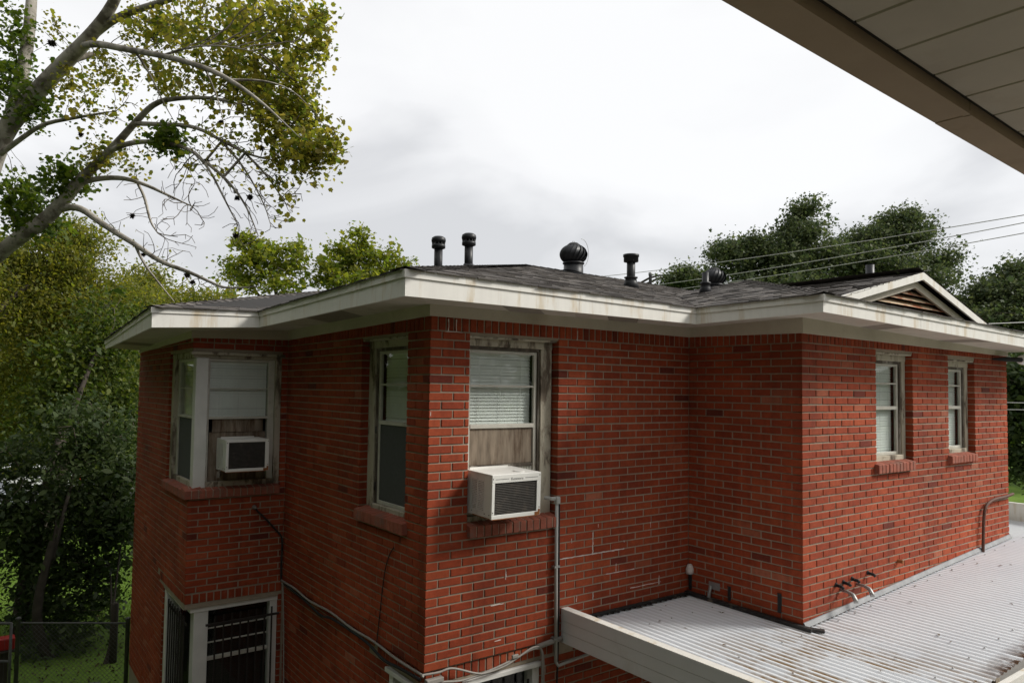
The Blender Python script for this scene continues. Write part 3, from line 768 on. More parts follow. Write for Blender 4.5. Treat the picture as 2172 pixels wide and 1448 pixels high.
# ------------------------------------------------------------------ window air conditioners
def air_conditioner(name, label, loc, wdt, hgt, dep, text, tilt=1.5):
    """back face towards -y; origin at the bottom centre of its outer face"""
    t = thing(name, label, 'air conditioner', 'window air conditioners', loc); t.rotation_euler = (R(tilt), 0, 0)
    hw = wdt/2; fr = .026
    mb = MB()
    mb.box(-hw, hw, .012, dep, hgt-.012, hgt); mb.box(-hw, hw, .012, dep, 0, .014)
    mb.box(-hw, -hw+.012, .0125, .10, .0141, hgt-.0121); mb.box(hw-.012, hw, .0125, dep, .0141, hgt-.0121)
    mb.box(-hw, -hw+.012, .28, dep, .0141, hgt-.0121)
    # outer frame round the grille
    tb = .062 if text else .026
    mb.box(-hw, hw, 0, .0119, hgt-tb, hgt-.0005); mb.box(-hw, hw, 0, .0119, 0, .030); mb.box(-hw, -hw+fr, 0, .0119, .0301, hgt-tb-.0001); mb.box(hw-fr-.012, hw, 0, .0119, .0301, hgt-tb-.0001)
    b = obj('body', mb, M['ac_white'], t); bevel(b, .003, 2)
    mb = MB(); mb.box(-hw+.013, hw-.013, .05, dep-.01, .0142, hgt-.0122); obj('coil', mb, M['ac_fin'], t)
    mb = MB(); z = .034
    while z < hgt-tb-.008:
        mb.hexa([(-hw+fr, .006, z), (hw-fr-.012, .006, z), (hw-fr-.012, .022, z+.008), (-hw+fr, .022, z+.008)], [(-hw+fr, .006, z+.003), (hw-fr-.012, .006, z+.003), (hw-fr-.012, .022, z+.011), (-hw+fr, .022, z+.011)]); z += .0125
    for k in range(34):
        x = -hw+fr+.006+k*(wdt-2*fr-.024)/33; mb.box(x, x+.0012, .024, .030, .031, hgt-tb)
    obj('grille', mb, M['ac_fin'], t)
    mb = MB(); z = .045
    while z < hgt-.055:
        for y0, y1 in ((.105, .185), (.195, .275)):
            mb.hexa([(-hw-.001, y0, z), (-hw-.001, y1, z), (-hw+.014, y1, z+.007), (-hw+.014, y0, z+.007)], [(-hw-.001, y0, z+.006), (-hw-.001, y1, z+.006), (-hw+.014, y1, z+.012), (-hw+.014, y0, z+.012)])
        z += .0128
    mb.box(-hw, -hw+.012, .1001, .1049, .0141, hgt-.0121); mb.box(-hw, -hw+.012, .1851, .1949, .0141, hgt-.0121); mb.box(-hw, -hw+.012, .2751, .2799, .0141, hgt-.0121)
    mb.box(-hw, -hw+.012, .105, .275, .0141, .044); mb.box(-hw, -hw+.012, .105, .275, hgt-.054, hgt-.0121)
    obj('side_louvre', mb, M['ac_white'], t)
    mb = MB(); mb.box(hw-.055, hw-.005, -.0012, .0, .002, .026); mb.box(-hw+.004, hw-.03, -.001, .014, -.004, .0015); mb.box(-hw-.0008, -hw+.01, .02, .25, -.001, .006); mb.box(hw-.022, hw-.004, -.0011, 0, .026, .045)
    obj('rust_patch', mb, M['rust'], t)
    mb = MB()
    for x, z in ((-hw+.01, .05), (-hw+.01, hgt-.03), (hw-.012, .06), (hw-.012, hgt-.02)):
        mb.lathe([(.004, 0), (.004, .002)], (x, 0, z), 8, (0, -1, 0))
    for y in (.03, .09, .26): mb.lathe([(.004, 0), (.004, .002)], (-hw, y, .03), 8, (-1, 0, 0))
    obj('screws', mb, M['black_matt'], t, kind='stuff')
    mb = MB(); mb.box(-hw+.03, hw-.06, dep-.05, dep-.035, hgt+.0002, hgt+.012); mb.lathe([(.045, 0), (.045, .004), (.04, .006), (.04, .001)], (hw-.14, .10, hgt+.0003), 20); obj('top_trim', mb, M['ac_white'], t)
    if text:
        cu = bpy.data.curves.new('lettering', 'FONT'); cu.body = text; cu.size = .030; cu.align_x = 'CENTER'; cu.extrude = .0004
        o = bpy.data.objects.new('lettering', cu); COL.objects.link(o); o.parent = t; o.location = (.0, -.0006, hgt-.045); o.rotation_euler = (R(90), 0, 0)
        me = bpy.data.meshes.new_from_object(o); bpy.data.objects.remove(o); me.materials.clear()
        o = link('lettering', me, M['print'], t); o.location = (.0, -.0006, hgt-.045); o.rotation_euler = (R(90), 0, 0)
        for xa, xb in ((-hw+.03, -.075), (.075, hw-.03)):
            mb = MB(); mb.box(xa, xb, -.0006, 0, hgt-.036, hgt-.032); obj('print_line', mb, M['print'], t)
    return t
air_conditioner('air_conditioner', 'white window air conditioner with Kenmore lettering in the wide brick window', (.606, -.275, -1.362), .455, .325, .40, 'Kenmore')
a2 = air_conditioner('air_conditioner.001', 'white window air conditioner without lettering in the corner window at left', (-.472, 2.76, -1.262), .42, .315, .36, None, 0)
mb = MB(); mb.bar((-.74, 2.80, -1.285), (-.66, 3.04, -1.285), .025, .05)
obj('wooden_prop', mb, M['bare_wood'], None, label='short wooden prop under the air conditioner at the corner window', category='support')

# ------------------------------------------------------------------ conduit, cables and stubs on the walls
cond = thing('conduit_pipe', 'grey vertical conduit pipe beside the wide window running down the brick wall', 'conduit')
mb = MB(); mb.tube([(1.205, -.032, -1.34), (1.205, -.032, -1.9), (1.212, -.032, -2.62)], .0145, 10); obj('pipe', mb, M['conduit'], cond, True)
mb = MB(); mb.tube([(1.212, -.032, -2.62), (1.24, -.03, -2.66), (1.35, -.012, -2.66), (2.2, -.012, -2.6)], .013, 8); obj('lower_pipe', mb, M['conduit'], cond, True)
mb = MB(); mb.tube([(1.125, .03, -1.295), (1.15, -.03, -1.30), (1.19, -.034, -1.30)], .017, 10); mb.box(1.185, 1.228, -.055, -.012, -1.345, -1.285); o = obj('elbow_box', mb, M['conduit'], cond); bevel(o, .008, 2)
mb = MB(); mb.box(1.178, 1.236, -.0475, -.0005, -1.862, -1.847); mb.box(1.18, 1.24, -.0475, -.0005, -2.44, -2.425); obj('strap', mb, M['galv'], cond)
def cable(name, label, pts, r, mat, cat='cable', sub=10, group=None):
    P = [np.array(p, float) for p in pts]; Q = []
    for i in range(len(P)-1):
        p0, p1, p2, p3 = P[max(i-1, 0)], P[i], P[i+1], P[min(i+2, len(P)-1)]
        for k in range(sub):
            t = k/sub; Q.append(.5*((2*p1)+(p2-p0)*t+(2*p0-5*p1+4*p2-p3)*t*t+(3*p1-p0-3*p2+p3)*t**3))
    Q.append(P[-1]); mb = MB(); mb.tube(Q, r, 6)
    o = obj(name, mb, M[mat], None, True, label=label, category=cat)
    if group: o['group'] = group
    return o
cable('wall_cable', 'black cable hanging beside the grey conduit on the brick wall', [(1.232, -.03, -1.33), (1.236, -.028, -1.7), (1.24, -.03, -2.3), (1.235, -.02, -2.9)], .008, 'black_matt')
cable('wall_cable', 'thin black wire curving down the shaded wall under the narrow window', [(-.004, .50, -1.655), (-.012, .56, -1.73), (-.012, .625, -1.86), (-.012, .67, -2.06), (-.012, .745, -2.46)], .0045, 'black_matt')
cable('wall_cable', 'black cable sloping from a fitting below the corner window to the inner corner', [(-.31, 3.005, -1.67), (-.28, 3.0, -1.71), (-.2, 3.01, -1.79), (-.06, 3.01, -1.95), (-.022, 3.0, -2.03), (-.022, 3.005, -2.3), (-.018, 3.0, -2.46)], .010, 'black_matt')
mb = MB(); mb.lathe([(.022, 0), (.024, .02), (.014, .035), (.012, .06)], (-.315, 3.03, -1.665), 12, (0, -1, 0)); obj('cable_fitting', mb, M['galv'], None, True, label='small metal cable fitting under the corner window sill', category='fitting')
cable('wall_cable', 'long pale cable along the foot of the upper wall on the shaded side', [(-.025, 2.98, -2.445), (-.012, 2.6, -2.45), (-.02, 2.2, -2.468), (-.012, 1.7, -2.452), (-.018, 1.2, -2.466), (-.014, .8, -2.458), (-.02, .4, -2.472), (-.02, .02, -2.468), (-.03, -.03, -2.47)], .010, 'cable_grey')
cable('wall_cable', 'black cable looping under the pale cable on the shaded side', [(-.022, 2.9, -2.462), (-.022, 2.3, -2.49), (-.022, 1.9, -2.53), (-.022, 1.6, -2.49), (-.022, .95, -2.492), (-.022, .6, -2.54), (-.022, .3, -2.52), (-.03, .0, -2.50)], .012, 'black_matt')
cable('wall_cable', 'drooping pale cable round the main corner above the lower window', [(-.03, -.02, -2.462), (.1, -.034, -2.465), (.22, -.034, -2.462), (.42, -.034, -2.54), (.52, -.034, -2.56), (.7, -.034, -2.545), (.84, -.034, -2.50), (.98, -.034, -2.46), (1.06, -.03, -2.50), (1.08, -.02, -2.7), (1.07, -.01, -3.0)], .0085, 'cable_grey')
cable('wall_cable', 'lower pale cable sagging across the head of the lower window', [(-.03, .0, -2.53), (.15, -.03, -2.545), (.33, -.03, -2.57), (.6, -.03, -2.545), (.8, -.03, -2.51), (1.0, -.03, -2.475), (1.09, -.02, -2.56), (1.10, -.01, -3.0)], .008, 'cable_grey')
cable('wall_cable', 'thin pale wire down the inner corner beside the lower window', [(-.016, 2.95, -2.47), (-.014, 2.9, -2.9), (-.014, 2.86, -3.4), (-.014, 2.8, -4.2)], .007, 'cable_grey')
mb = MB(); mb.box(.0, .14, -.05, -.006, -2.535, -2.50); o = obj('cable_splice', mb, M['cable_grey'], None, label='long pale cable splice block at the foot of the main wall corner', category='cable splice'); bevel(o, .006, 2)
mb = MB(); mb.box(.76, .82, -.05, -.03, -2.505, -2.475); o = obj('cable_splice', mb, M['cable_grey'], None, label='small white cable splice above the lower window head', category='cable splice'); bevel(o, .006, 2)
mb = MB(); mb.tube([(1.03, -.02, -2.47), (1.2, -.02, -2.455), (1.28, -.02, -2.45)], .021, 10); obj('pipe_stub', mb, M['cable_grey'], None, True, label='short thick pale pipe at the foot of the wall beside the conduit', category='pipe')
# slots and bracket on the return wall
def slot(y, z0, z1, w, label):
    mb = MB(); mb.box(XB-.012, XB+.004, y-w/2, y+w/2, z0, z1); mb.box(XB-.016, XB-.012, y-w/2-.004, y+w/2+.004, z1-.006, z1+.004)
    o = obj('wall_slot', mb, M['black_matt'], None, label=label, category='flashing tab'); bevel(o, .004, 1)
slot(-.475, -2.29, -2.165, .028, 'black tar tab in the middle of the return wall above the white deck')
slot(-.985, -2.27, -2.11, .032, 'black tar tab on the return wall nearest its outer corner')
slot(-.03, -2.29, -2.14, .03, 'black tar tab in the inner wall corner above the deck')
mb = MB(); mb.box(XB-.01, XB+.002, -.37, -.25, -2.23, -2.165); mb.tube([(XB-.02, -.28, -2.20), (XB-.035, -.275, -2.27), (XB-.03, -.27, -2.36)], .016, 8); obj('wall_bracket', mb, M['galv'], None, label='grey metal plate with a short pipe on the return wall', category='bracket')
mb = MB(); mb.lathe([(.035, 0), (.04, .04), (.02, .09)], (XB-.02, -.035, -2.14), 10); obj('mortar_lump', mb, M['efflorescence'], None, True, label='pale mortar lump in the inner wall corner', category='mortar lump')
for i, (x, z) in enumerate(((3.389, -2.062), (3.508, -2.056), (3.652, -2.047), (3.928, -2.032))):
    mb = MB(); mb.tube([(x, YC+.02, z), (x-.004, YC-.06, z-.006), (x-.006, YC-.075, z-.018)], .0135, 10); mb.lathe([(.020, 0), (.020, .008)], (x, YC-.001, z), 10, (0, -1, 0))
    obj('pipe_stub', mb, M['black_matt'], None, True, label=['black pipe stub nearest the corner on the long sunlit wall', 'second black pipe stub from the corner on the long wall', 'third black pipe stub from the corner on the long wall', 'black pipe stub farthest from the corner on the long wall'][i], category='pipe stub', group='black stubs above the deck')
for i, (x, z) in enumerate(((3.463, -2.115), (3.740, -2.106))):
    mb = MB(); mb.tube([(x, YC+.02, z), (x-.01, YC-.07, z), (x-.03, YC-.13, z-.012), (x-.04, YC-.16, z-.05), (x-.042, YC-.165, z-.07)], [.013, .013, .018, .020, .020], 10)
    obj('elbow_pipe', mb, M['galv'], None, True, label=['grey elbow pipe under the two stubs nearest the corner', 'grey elbow pipe under the third black stub'][i], category='elbow pipe', group='grey elbows above the deck')
mb = MB(); mb.lathe([(.02, 0), (.016, .05)], (4.498, YC, -2.0), 8, (0, -1, 0)); obj('wall_anchor', mb, M['rust'], None, label='small rusty anchor alone in the middle of the long wall', category='anchor')
dp = cable('downpipe', 'dark pipe bent over the far end of the long wall down to the deck', [(7.24, YC-.03, -1.56), (7.0, YC-.035, -1.575), (6.66, YC-.035, -1.585), (6.46, YC-.035, -1.64), (6.40, YC-.035, -1.75), (6.37, YC-.035, -2.0), (6.36, YC-.035, -2.13)], .017, 'galv', 'pipe')
dp.data.materials.clear(); dp.data.materials.append(simple('brown_pipe', (.10, .045, .03), .7, .3, 12))

# ------------------------------------------------------------------ things on the roof
def cap_vent(label, x, y, z, h, r=.041):
    t = thing('roof_vent_pipe', label, 'vent pipe', 'vent pipes on the roof', (x, y, z))
    mb = MB(); mb.lathe([(r, -.08), (r, h-.07)], (0, 0, 0), 16); obj('pipe', mb, M['black'], t, True)
    mb = MB(); mb.lathe([(r*2.1, -.02), (r*1.35, .01), (r*1.15, .03)], (0, 0, 0), 16); obj('flashing', mb, M['black'], t, True)
    mb = MB(); mb.lathe([(r*1.05, h-.085), (r*1.6, h-.075), (r*1.62, h-.05), (r*1.5, h-.042), (r*.9, h-.041)], (0, 0, 0), 20); obj('lower_ring', mb, M['black'], t, True)
    mb = MB()
    for k in range(12):
        a = k*math.pi/6; mb.box(r*1.42*math.cos(a)-.004, r*1.42*math.cos(a)+.004, r*1.42*math.sin(a)-.004, r*1.42*math.sin(a)+.004, h-.042, h-.018)
    obj('spacer', mb, M['black'], t)
    mb = MB(); mb.lathe([(r*.95, h-.02), (r*1.62, h-.022), (r*1.72, h+.0), (r*1.6, h+.022), (r*1.1, h+.036), (.002, h+.041)], (0, 0, 0), 20); obj('cap', mb, M['black'], t, True)
    mb = MB(); mb.lathe([(r*.7, h-.045), (r*.7, h-.018)], (0, 0, 0), 12); obj('inner_pipe', mb, M['black'], t, True)
cap_vent('black vent pipe with round cap, left one of the capped pair', .86, 1.37, .68, .335)
cap_vent('black vent pipe with round cap, taller right one of the capped pair', 1.049, 1.125, .745, .285)
def plain_vent(label, x, y, z, h, r, collar):
    t = thing('roof_vent_pipe', label, 'vent pipe', 'vent pipes on the roof', (x, y, z))
    mb = MB(); mb.lathe([(r, -.1), (r, h), (r*.85, h+.001), (r*.85, h-.05), (.002, h-.06)], (0, 0, 0), 16); obj('pipe', mb, M['black'], t, True)
    mb = MB(); mb.lathe([(r*2.2, -.05), (r*1.5, .05), (r*1.3, .09), (r*1.6, .095), (r*1.6, .11), (r, .115)], (0, 0, 0), 16); obj('flashing', mb, M['black'], t, True)
    if collar:
        mb = MB(); mb.lathe([(r*1.05, h-.10), (r*1.75, h-.09), (r*1.75, h-.03), (r*1.9, h-.028), (r*1.9, h+.0), (r*.9, h+.001)], (0, 0, 0), 18); obj('cap', mb, M['black'], t, True)
plain_vent('black vent pipe with flat ribbed cap between the turbine and the roof valley', 3.786, 1.661, .888, .39, .052, True)
plain_vent('short plain black vent pipe in front of the far turbine vent', 3.90, .612, .715, .225, .038, False)
plain_vent('stubby black vent pipe behind the small gable', 7.1, .38, 1.08, .28, .055, False)
mb = MB(); mb.lathe([(.028, -.4), (.028, .08), (.034, .082), (.034, .13), (.03, .14)], (6.91, 4.227, 1.57), 10); obj('roof_vent_pipe', mb, M['galv'], None, True, label='small pale metal vent pipe on the far ridge between the two turbines', category='vent pipe')
def turbine(label, x, y, z, r=.205, ring=True):
    t = thing('turbine_vent', label, 'turbine vent', 'turbine vents on the roof', (x, y, z))
    mb = MB(); mb.lathe([(r*.72, -.15), (r*.70, .16)], (0, 0, 0), 24); obj('base_pipe', mb, M['black'], t, True)
    mb = MB(); mb.tube([(r*.735*math.cos(a), r*.735*math.sin(a), .04+.03*math.cos(a-2.5)) for a in np.linspace(0, 2*math.pi, 25)], .006, 6); obj('seam_ring', mb, M['black'], t, True)
    mb = MB(); mb.lathe([(r*.72, .155), (r*.78, .16), (r*.78, .178), (r*.7, .185)], (0, 0, 0), 24); obj('collar', mb, M['black'], t, True)
    nb = 18
    for k in range(nb):
        mb = MB(); a0 = 2*math.pi*k/nb; rows_ = []
        for i in range(17):
            s = i/16; ph = R(-48)+s*R(126); rr = r*math.cos(ph); zz = .185+r*.82*(math.sin(ph)+math.sin(R(48)))*.92
            tw = a0 + .75*s
            o_, i_ = rr*1.0+.002, rr*.91
            w = 2*math.pi/nb*.92
            rows_.append([(o_*math.cos(tw), o_*math.sin(tw), zz), (i_*math.cos(tw+w*1.05), i_*math.sin(tw+w*1.05), zz)])
        for i in range(16):
            (p, q), (p2, q2) = rows_[i], rows_[i+1]; mb.poly([p, q, q2, p2])
        obj('blade', mb, M['black'], t, True)
    zt = .185+r*.82*(math.sin(R(78))+math.sin(R(48)))*.92
    mb = MB(); mb.lathe([(r*.34, zt-.012), (r*.30, zt+.004), (.002, zt+.014)], (0, 0, 0), 20); obj('crown_plate', mb, M['black'], t, True)
    mb = MB(); mb.lathe([(r*.60, .2), (r*.78, .3), (r*.6, .42), (r*.3, .47)], (0, 0, 0), 20); obj('dark_core', mb, M['black_matt'], t, True)
    if ring:
        mb = MB(); mb.tube([(r*(.55+.62*math.cos(a)), -r*.3, .33+r*1.0*math.sin(a)) for a in np.linspace(-1.2, 1.75, 20)], .0035, 5); mb.tube([(-r*.35, -r*.2, zt-.05), (-r*.3, -r*.22, zt+.03), (-r*.12, -r*.22, zt+.035), (-r*.05, -r*.2, zt-.01)], .004, 5)
        obj('wire_brace', mb, M['galv'], t, True)
    return t
turbine('large black turbine vent on the near ridge of the main roof', 4.318, 3.347, 1.285)
turbine('black turbine vent half hidden behind the right roof hip', 7.5, 3.3, 1.27, .205, False)

# ------------------------------------------------------------------ the white corrugated carport roof
car = thing('carport', 'white corrugated metal carport roof against the foot of the brick walls', 'carport')
def deckz(x): return -2.345 + max(0., x-XB)*.062
def paint_deck():
    m, nt, b = base('white_corrugated', .45, .4)
    n = noise(nt, 1.3, 6, .6); c = ramp(nt, [(.3, (.75, .785, .83)), (.7, (.83, .86, .89))]); nt.links.new(n.outputs['Fac'], c.inputs[0])
    # silt lying in the furrows along the low front edge, drawn out along the sheet
    ge = N(nt, 'ShaderNodeNewGeometry'); sx = N(nt, 'ShaderNodeSeparateXYZ'); nt.links.new(ge.outputs['Position'], sx.inputs[0])
    def mr(v, a, b_):
        k = N(nt, 'ShaderNodeMapRange'); k.inputs[1].default_value = a; k.inputs[2].default_value = b_; nt.links.new(v, k.inputs[0]); return k.outputs[0]
    def mul(a, b_):
        k = N(nt, 'ShaderNodeMath', operation='MULTIPLY'); nt.links.new(a, k.inputs[0])
        if isinstance(b_, float): k.inputs[1].default_value = b_
        else: nt.links.new(b_, k.inputs[1])
        return k.outputs[0]
    w = N(nt, 'ShaderNodeMath', operation='MULTIPLY'); w.inputs[1].default_value = 2*math.pi/.0678; nt.links.new(sx.outputs['X'], w.inputs[0])
    cs = N(nt, 'ShaderNodeMath', operation='COSINE'); nt.links.new(w.outputs[0], cs.inputs[0])
    furrow = mr(cs.outputs[0], .75, -.1)
    n2 = noise(nt, 2.6, 7, .65, stretch=(1, .55, 1)); p = ramp(nt, [(.44, (0, 0, 0)), (.54, (1, 1, 1))]); nt.links.new(n2.outputs['Fac'], p.inputs[0])
    n5 = noise(nt, 14, 5, .6, stretch=(1, .3, 1)); p5 = ramp(nt, [(.34, (0, 0, 0)), (.46, (1, 1, 1))]); nt.links.new(n5.outputs['Fac'], p5.inputs[0])
    front = mr(sx.outputs['Y'], -.8, -1.5); left = mr(sx.outputs['X'], 3.4, 2.6)
    f = mul(mul(mul(furrow, p.outputs[0]), mul(front, left)), mul(p5.outputs[0], 1.))
    furrow_shade = mr(cs.outputs[0], .45, -.5)  # furrows darkened evenly, painting in the shading of the ribs
    res = mixc(nt, mul(furrow_shade, .30), c.outputs[0], (.46, .455, .45))
    res = mixc(nt, mul(f, .95), res, (.29, .175, .06))
    n3 = noise(nt, 4, 8, .7, stretch=(1, .4, 1)); p3 = ramp(nt, [(.62, (0, 0, 0)), (.8, (.5, .5, .5))]); nt.links.new(n3.outputs['Fac'], p3.inputs[0])
    res = mixc(nt, p3.outputs[0], res, (.36, .32, .25))
    edge = mr(sx.outputs['Y'], -2.38, -2.53); right = mr(sx.outputs['X'], 2.9, 3.2)
    n4 = noise(nt, 9, 6, .7, stretch=(1, .5, 1)); p4 = ramp(nt, [(.40, (0, 0, 0)), (.52, (1, 1, 1))]); nt.links.new(n4.outputs['Fac'], p4.inputs[0])
    res = mixc(nt, mul(mul(edge, right), p4.outputs[0]), res, (.10, .045, .015))
    nt.links.new(res, b.inputs['Base Color']); return m
M['alu'] = simple('dull_aluminium', (.22, .225, .23), .6, .25, 10, metal=.3)
M['edge_paint'] = simple('grey_white_edge_paint', (.66, .67, .68), .5, .06, 4, dirt=(.54, .53, .50), dirt_at=(.56, .76), bmp=.05)
M['deck'] = paint_deck()
def deck(x0, x1, y0, y1, name):
    PIT = .0678; nx = int((x1-x0)/PIT*8); ny = 6
    X = np.linspace(x0, x1, nx+1); Y = np.linspace(y0, y1, ny+1)
    mb = MB()
    for x in X:
        for y in Y: mb.v.append((x, y, deckz(x)+.0085*math.cos(2*math.pi*x/PIT)-.012*max(0, -y)/2.5))
    for i in range(nx):
        for j in range(ny):
            a = i*(ny+1)+j; mb.f.append((a, a+ny+1, a+ny+2, a+1))
    return obj(name, mb, M['deck'], car, True)
deck(1.36, XB-.012, -2.55, -.012, 'corrugated_sheet'); deck(XB-.012, XG+.1, -2.55, YC-.012, 'corrugated_sheet'); deck(XG+.1, 8.2, -2.55, 2.5, 'corrugated_sheet')
# stepped edge board along the left side, three bands
for k, (z0, z1, x) in enumerate(((-2.305, -2.215, 1.285), (-2.395, -2.3055, 1.2868), (-2.487, -2.3955, 1.2886))):
    mb = MB(); mb.box(x, x+.03, -2.62, -.004, z0, z1); o = obj('edge_band', mb, M['edge_paint'], car); bevel(o, .0025, 2)
mb = MB(); mb.box(1.286, 1.36, -2.62, -.004, -2.2149, -2.2095); obj('edge_cap', mb, M['fascia'], car)
mb = MB(); mb.box(1.316, 9.0, -2.60, -2.555, -2.50, -2.375); obj('gutter', mb, M['fascia'], car)
mb = MB(); mb.box(8.2, 8.23, -2.5, 2.6, -2.2, -1.80); mb.box(8.19, 8.26, -2.5, 2.6, -1.80, -1.785); obj('far_parapet', mb, M['fascia'], car)
for y in (-2.45,):
    mb = MB(); mb.box(1.32, 1.40, y-.04, y+.04, GZ, -2.49); obj('post', mb, M['fascia'], car)
for x in (4.5, 8.1):
    mb = MB(); mb.box(x, x+.08, -2.5, -2.42, GZ, -2.36); obj('post', mb, M['fascia'], car)
# tar flashing where the sheet meets the bricks
M['tar'] = simple('black_tar', (.028, .027, .026), .6, .4, 20, dirt=(.22, .19, .14), dirt_at=(.55, .7))
mb = MB(); mb.box(1.33, XB-.002, -.022, .0, -2.352, -2.315); obj('flashing', mb, M['tar'], car)
mb = MB(); k = 0; x = 1.38
while x < XB-.06:
    w = .0678; d = random.uniform(.03, .075)
    mb.add([(x, -.0225, -2.330), (x+w*.9, -.0225, -2.330), (x+w*.62, -.022-d, -2.331), (x+w*.5, -.022-d*.8, -2.333)], [(0, 1, 2, 3)]); x += w
obj('flashing', mb, M['tar'], car, label='ragged tar teeth in each furrow of the sheet')
mb = MB(); mb.bar((XB-.03, .0, -2.318), (XB-.03, YC-.10, -2.33), .045, .03); mb.bar((XB-.03, YC-.04, -2.328), (XB+.05, YC-.16, -2.333), .05, .02); obj('flashing', mb, M['tar'], car)
mb = MB(); mb.hexa([(XB, YC-.03, deckz(XB)+.01), (XG, YC-.03, deckz(XG)+.01), (XG, YC-.002, deckz(XG)+.01), (XB, YC-.002, deckz(XB)+.01)], [(XB, YC-.01, deckz(XB)+.045), (XG, YC-.01, deckz(XG)+.045), (XG, YC-.002, deckz(XG)+.047), (XB, YC-.002, deckz(XB)+.047)]); obj('flashing', mb, M['alu'], car)
mb = MB()
for y in (-.42, -1.30, -2.30):
    x = 1.36
    while x < 8.1:
        k = round(x/.0678)*.0678
        if not (k > XB-.05 and y > YC-.05 and k < XG+.15): mb.lathe([(.007, 0), (.007, .003), (.004, .005), (.001, .008)], (k, y, deckz(k)+.0085-.012*max(0, -y)/2.5), 7)
        x += .0678*4
obj('screws', mb, M['galv'], car, kind='stuff')
# little dry leaves lying on the sheet
mb = MB()
for k in range(46):
    x, y = random.uniform(1.5, 7.5), random.uniform(-2.5, -.1)
    if x > XB-.1 and y > YC-.1: continue
    z = deckz(x)+.004-.012*max(0, -y)/2.5+.008; a = random.uniform(0, 6.3); l = random.uniform(.012, .03)
    c_, s_ = math.cos(a), math.sin(a)
    mb.add([(x-l*c_, y-l*s_, z), (x+l*.4*s_, y-l*.4*c_, z+.006), (x+l*c_, y+l*s_, z+.002), (x-l*.4*s_, y+l*.4*c_, z+.004)], [(0, 1, 2, 3)])
obj('dry_leaves', mb, simple('dry_leaf', (.12, .075, .035), .9, .4, 12), None, kind='stuff')

# ------------------------------------------------------------------ the near building's eave overhead
ev = thing('near_house', 'cream eave with boarded soffit of the near house overhead at upper right', 'eave')
E0, E1 = np.array((-6.0, -3.584)), np.array((3.0, -3.26))
ed = (E1-E0)/np.linalg.norm(E1-E0); en = np.array((ed[1], -ed[0]))   # en points back over the camera
def ep(s, t, z): p = E0+ed*s+en*t; return (p[0], p[1], z)
EZ = .65; Ltot = float(np.linalg.norm(E1-E0))
M['eave_board'] = simple('cream_eave_board', (.43, .335, .235), .7, .10, 3, dirt=(.27, .20, .135), dirt_at=(.6, .8))
M['eave_panel'] = simple('cream_eave_panel', (.60, .545, .455), .7, .12, 2.5, dirt=(.43, .36, .265), dirt_at=(.56, .8))
js = 6.31
for a, b, k in ((0, js, 0.), (js+.002, Ltot, .002)):
    mb = MB(); mb.hexa([ep(a, 0, EZ-k), ep(b, 0, EZ-k), ep(b, .125, EZ-k), ep(a, .125, EZ-k)], [ep(a, 0, EZ+.20), ep(b, 0, EZ+.20), ep(b, .125, EZ+.20), ep(a, .125, EZ+.20)])
    o = obj('edge_board', mb, M['eave_board'], ev); bevel(o, .004, 2)
    mb = MB(); mb.hexa([ep(a, .102, EZ-k-.003), ep(b, .102, EZ-k-.003), ep(b, .128, EZ-k-.003), ep(a, .128, EZ-k-.003)], [ep(a, .102, EZ-k+.01), ep(b, .102, EZ-k+.01), ep(b, .128, EZ-k+.01), ep(a, .128, EZ-k+.01)])
    obj('edge_lip', mb, M['eave_board'], ev)
PW = .277; s = .107
while s < Ltot-.1:
    mb = MB(); g_ = .008
    mb.hexa([ep(s+g_, .150, EZ+.03), ep(min(s+PW, Ltot)-g_, .150, EZ+.03), ep(min(s+PW, Ltot)-g_, 3.4, EZ+.03), ep(s+g_, 3.4, EZ+.03)], [ep(s, .150, EZ+.045), ep(min(s+PW, Ltot), .150, EZ+.045), ep(min(s+PW, Ltot), 3.4, EZ+.045), ep(s, 3.4, EZ+.045)])
    o = obj('soffit_panel', mb, M['eave_panel'], ev); s += PW
mb = MB(); mb.hexa([ep(0, .1251, EZ+.046), ep(Ltot, .1251, EZ+.046), ep(Ltot, 3.5, EZ+.046), ep(0, 3.5, EZ+.046)], [ep(0, .1251, EZ+.2), ep(Ltot, .1251, EZ+.2), ep(Ltot, 3.5, EZ+.9), ep(0, 3.5, EZ+.9)])
obj('rafter_void', mb, M['seam'], ev)
mb = MB(); mb.hexa([ep(0, 2.9, GZ), ep(Ltot, 2.9, GZ), ep(Ltot, 3.05, GZ), ep(0, 3.05, GZ)], [ep(0, 2.9, EZ+.03), ep(Ltot, 2.9, EZ+.03), ep(Ltot, 3.05, EZ+.03), ep(0, 3.05, EZ+.03)])
obj('house_wall', mb, M['eave_panel'], ev)

# ------------------------------------------------------------------ overhead wires
def wire(label, p, q, r=.011, sag=.25):
    p, q = np.array(p), np.array(q); Q = []
    for k in range(25):
        t = k/24; w = p*(1-t)+q*t; w[2] -= sag*4*t*(1-t); Q.append(w)
    mb = MB(); mb.tube(Q, r, 5); obj('power_line', mb, M['conduit'], None, True, label=label, category='power line', group='overhead wires')
wire('uppermost of the three overhead wires in front of the oak at right', at(2260, 441, 15), at(1240, 590, 27), .011, .12)
wire('middle of the three overhead wires in front of the oak at right', at(2260, 455, 15.3), at(1330, 612, 27), .011, .12)
wire('lowest of the three overhead wires in front of the oak at right', at(2260, 478, 15.6), at(1300, 630, 27), .011, .12)
wire('single wire beyond the eave at the right edge above the gable', at(2060, 688, 16), at(2260, 680, 20), .010, 0)
wire('upper of two wires beyond the far wall end', at(2100, 853, 20), at(2300, 856, 20), .010, 0)
wire('lower of two wires beyond the far wall end', at(2100, 868, 20), at(2300, 870, 20), .010, 0)
ins = thing('service_bracket', 'white insulator with black bracket in place of a bright gap under the eave at the far wall end', 'stand_in')
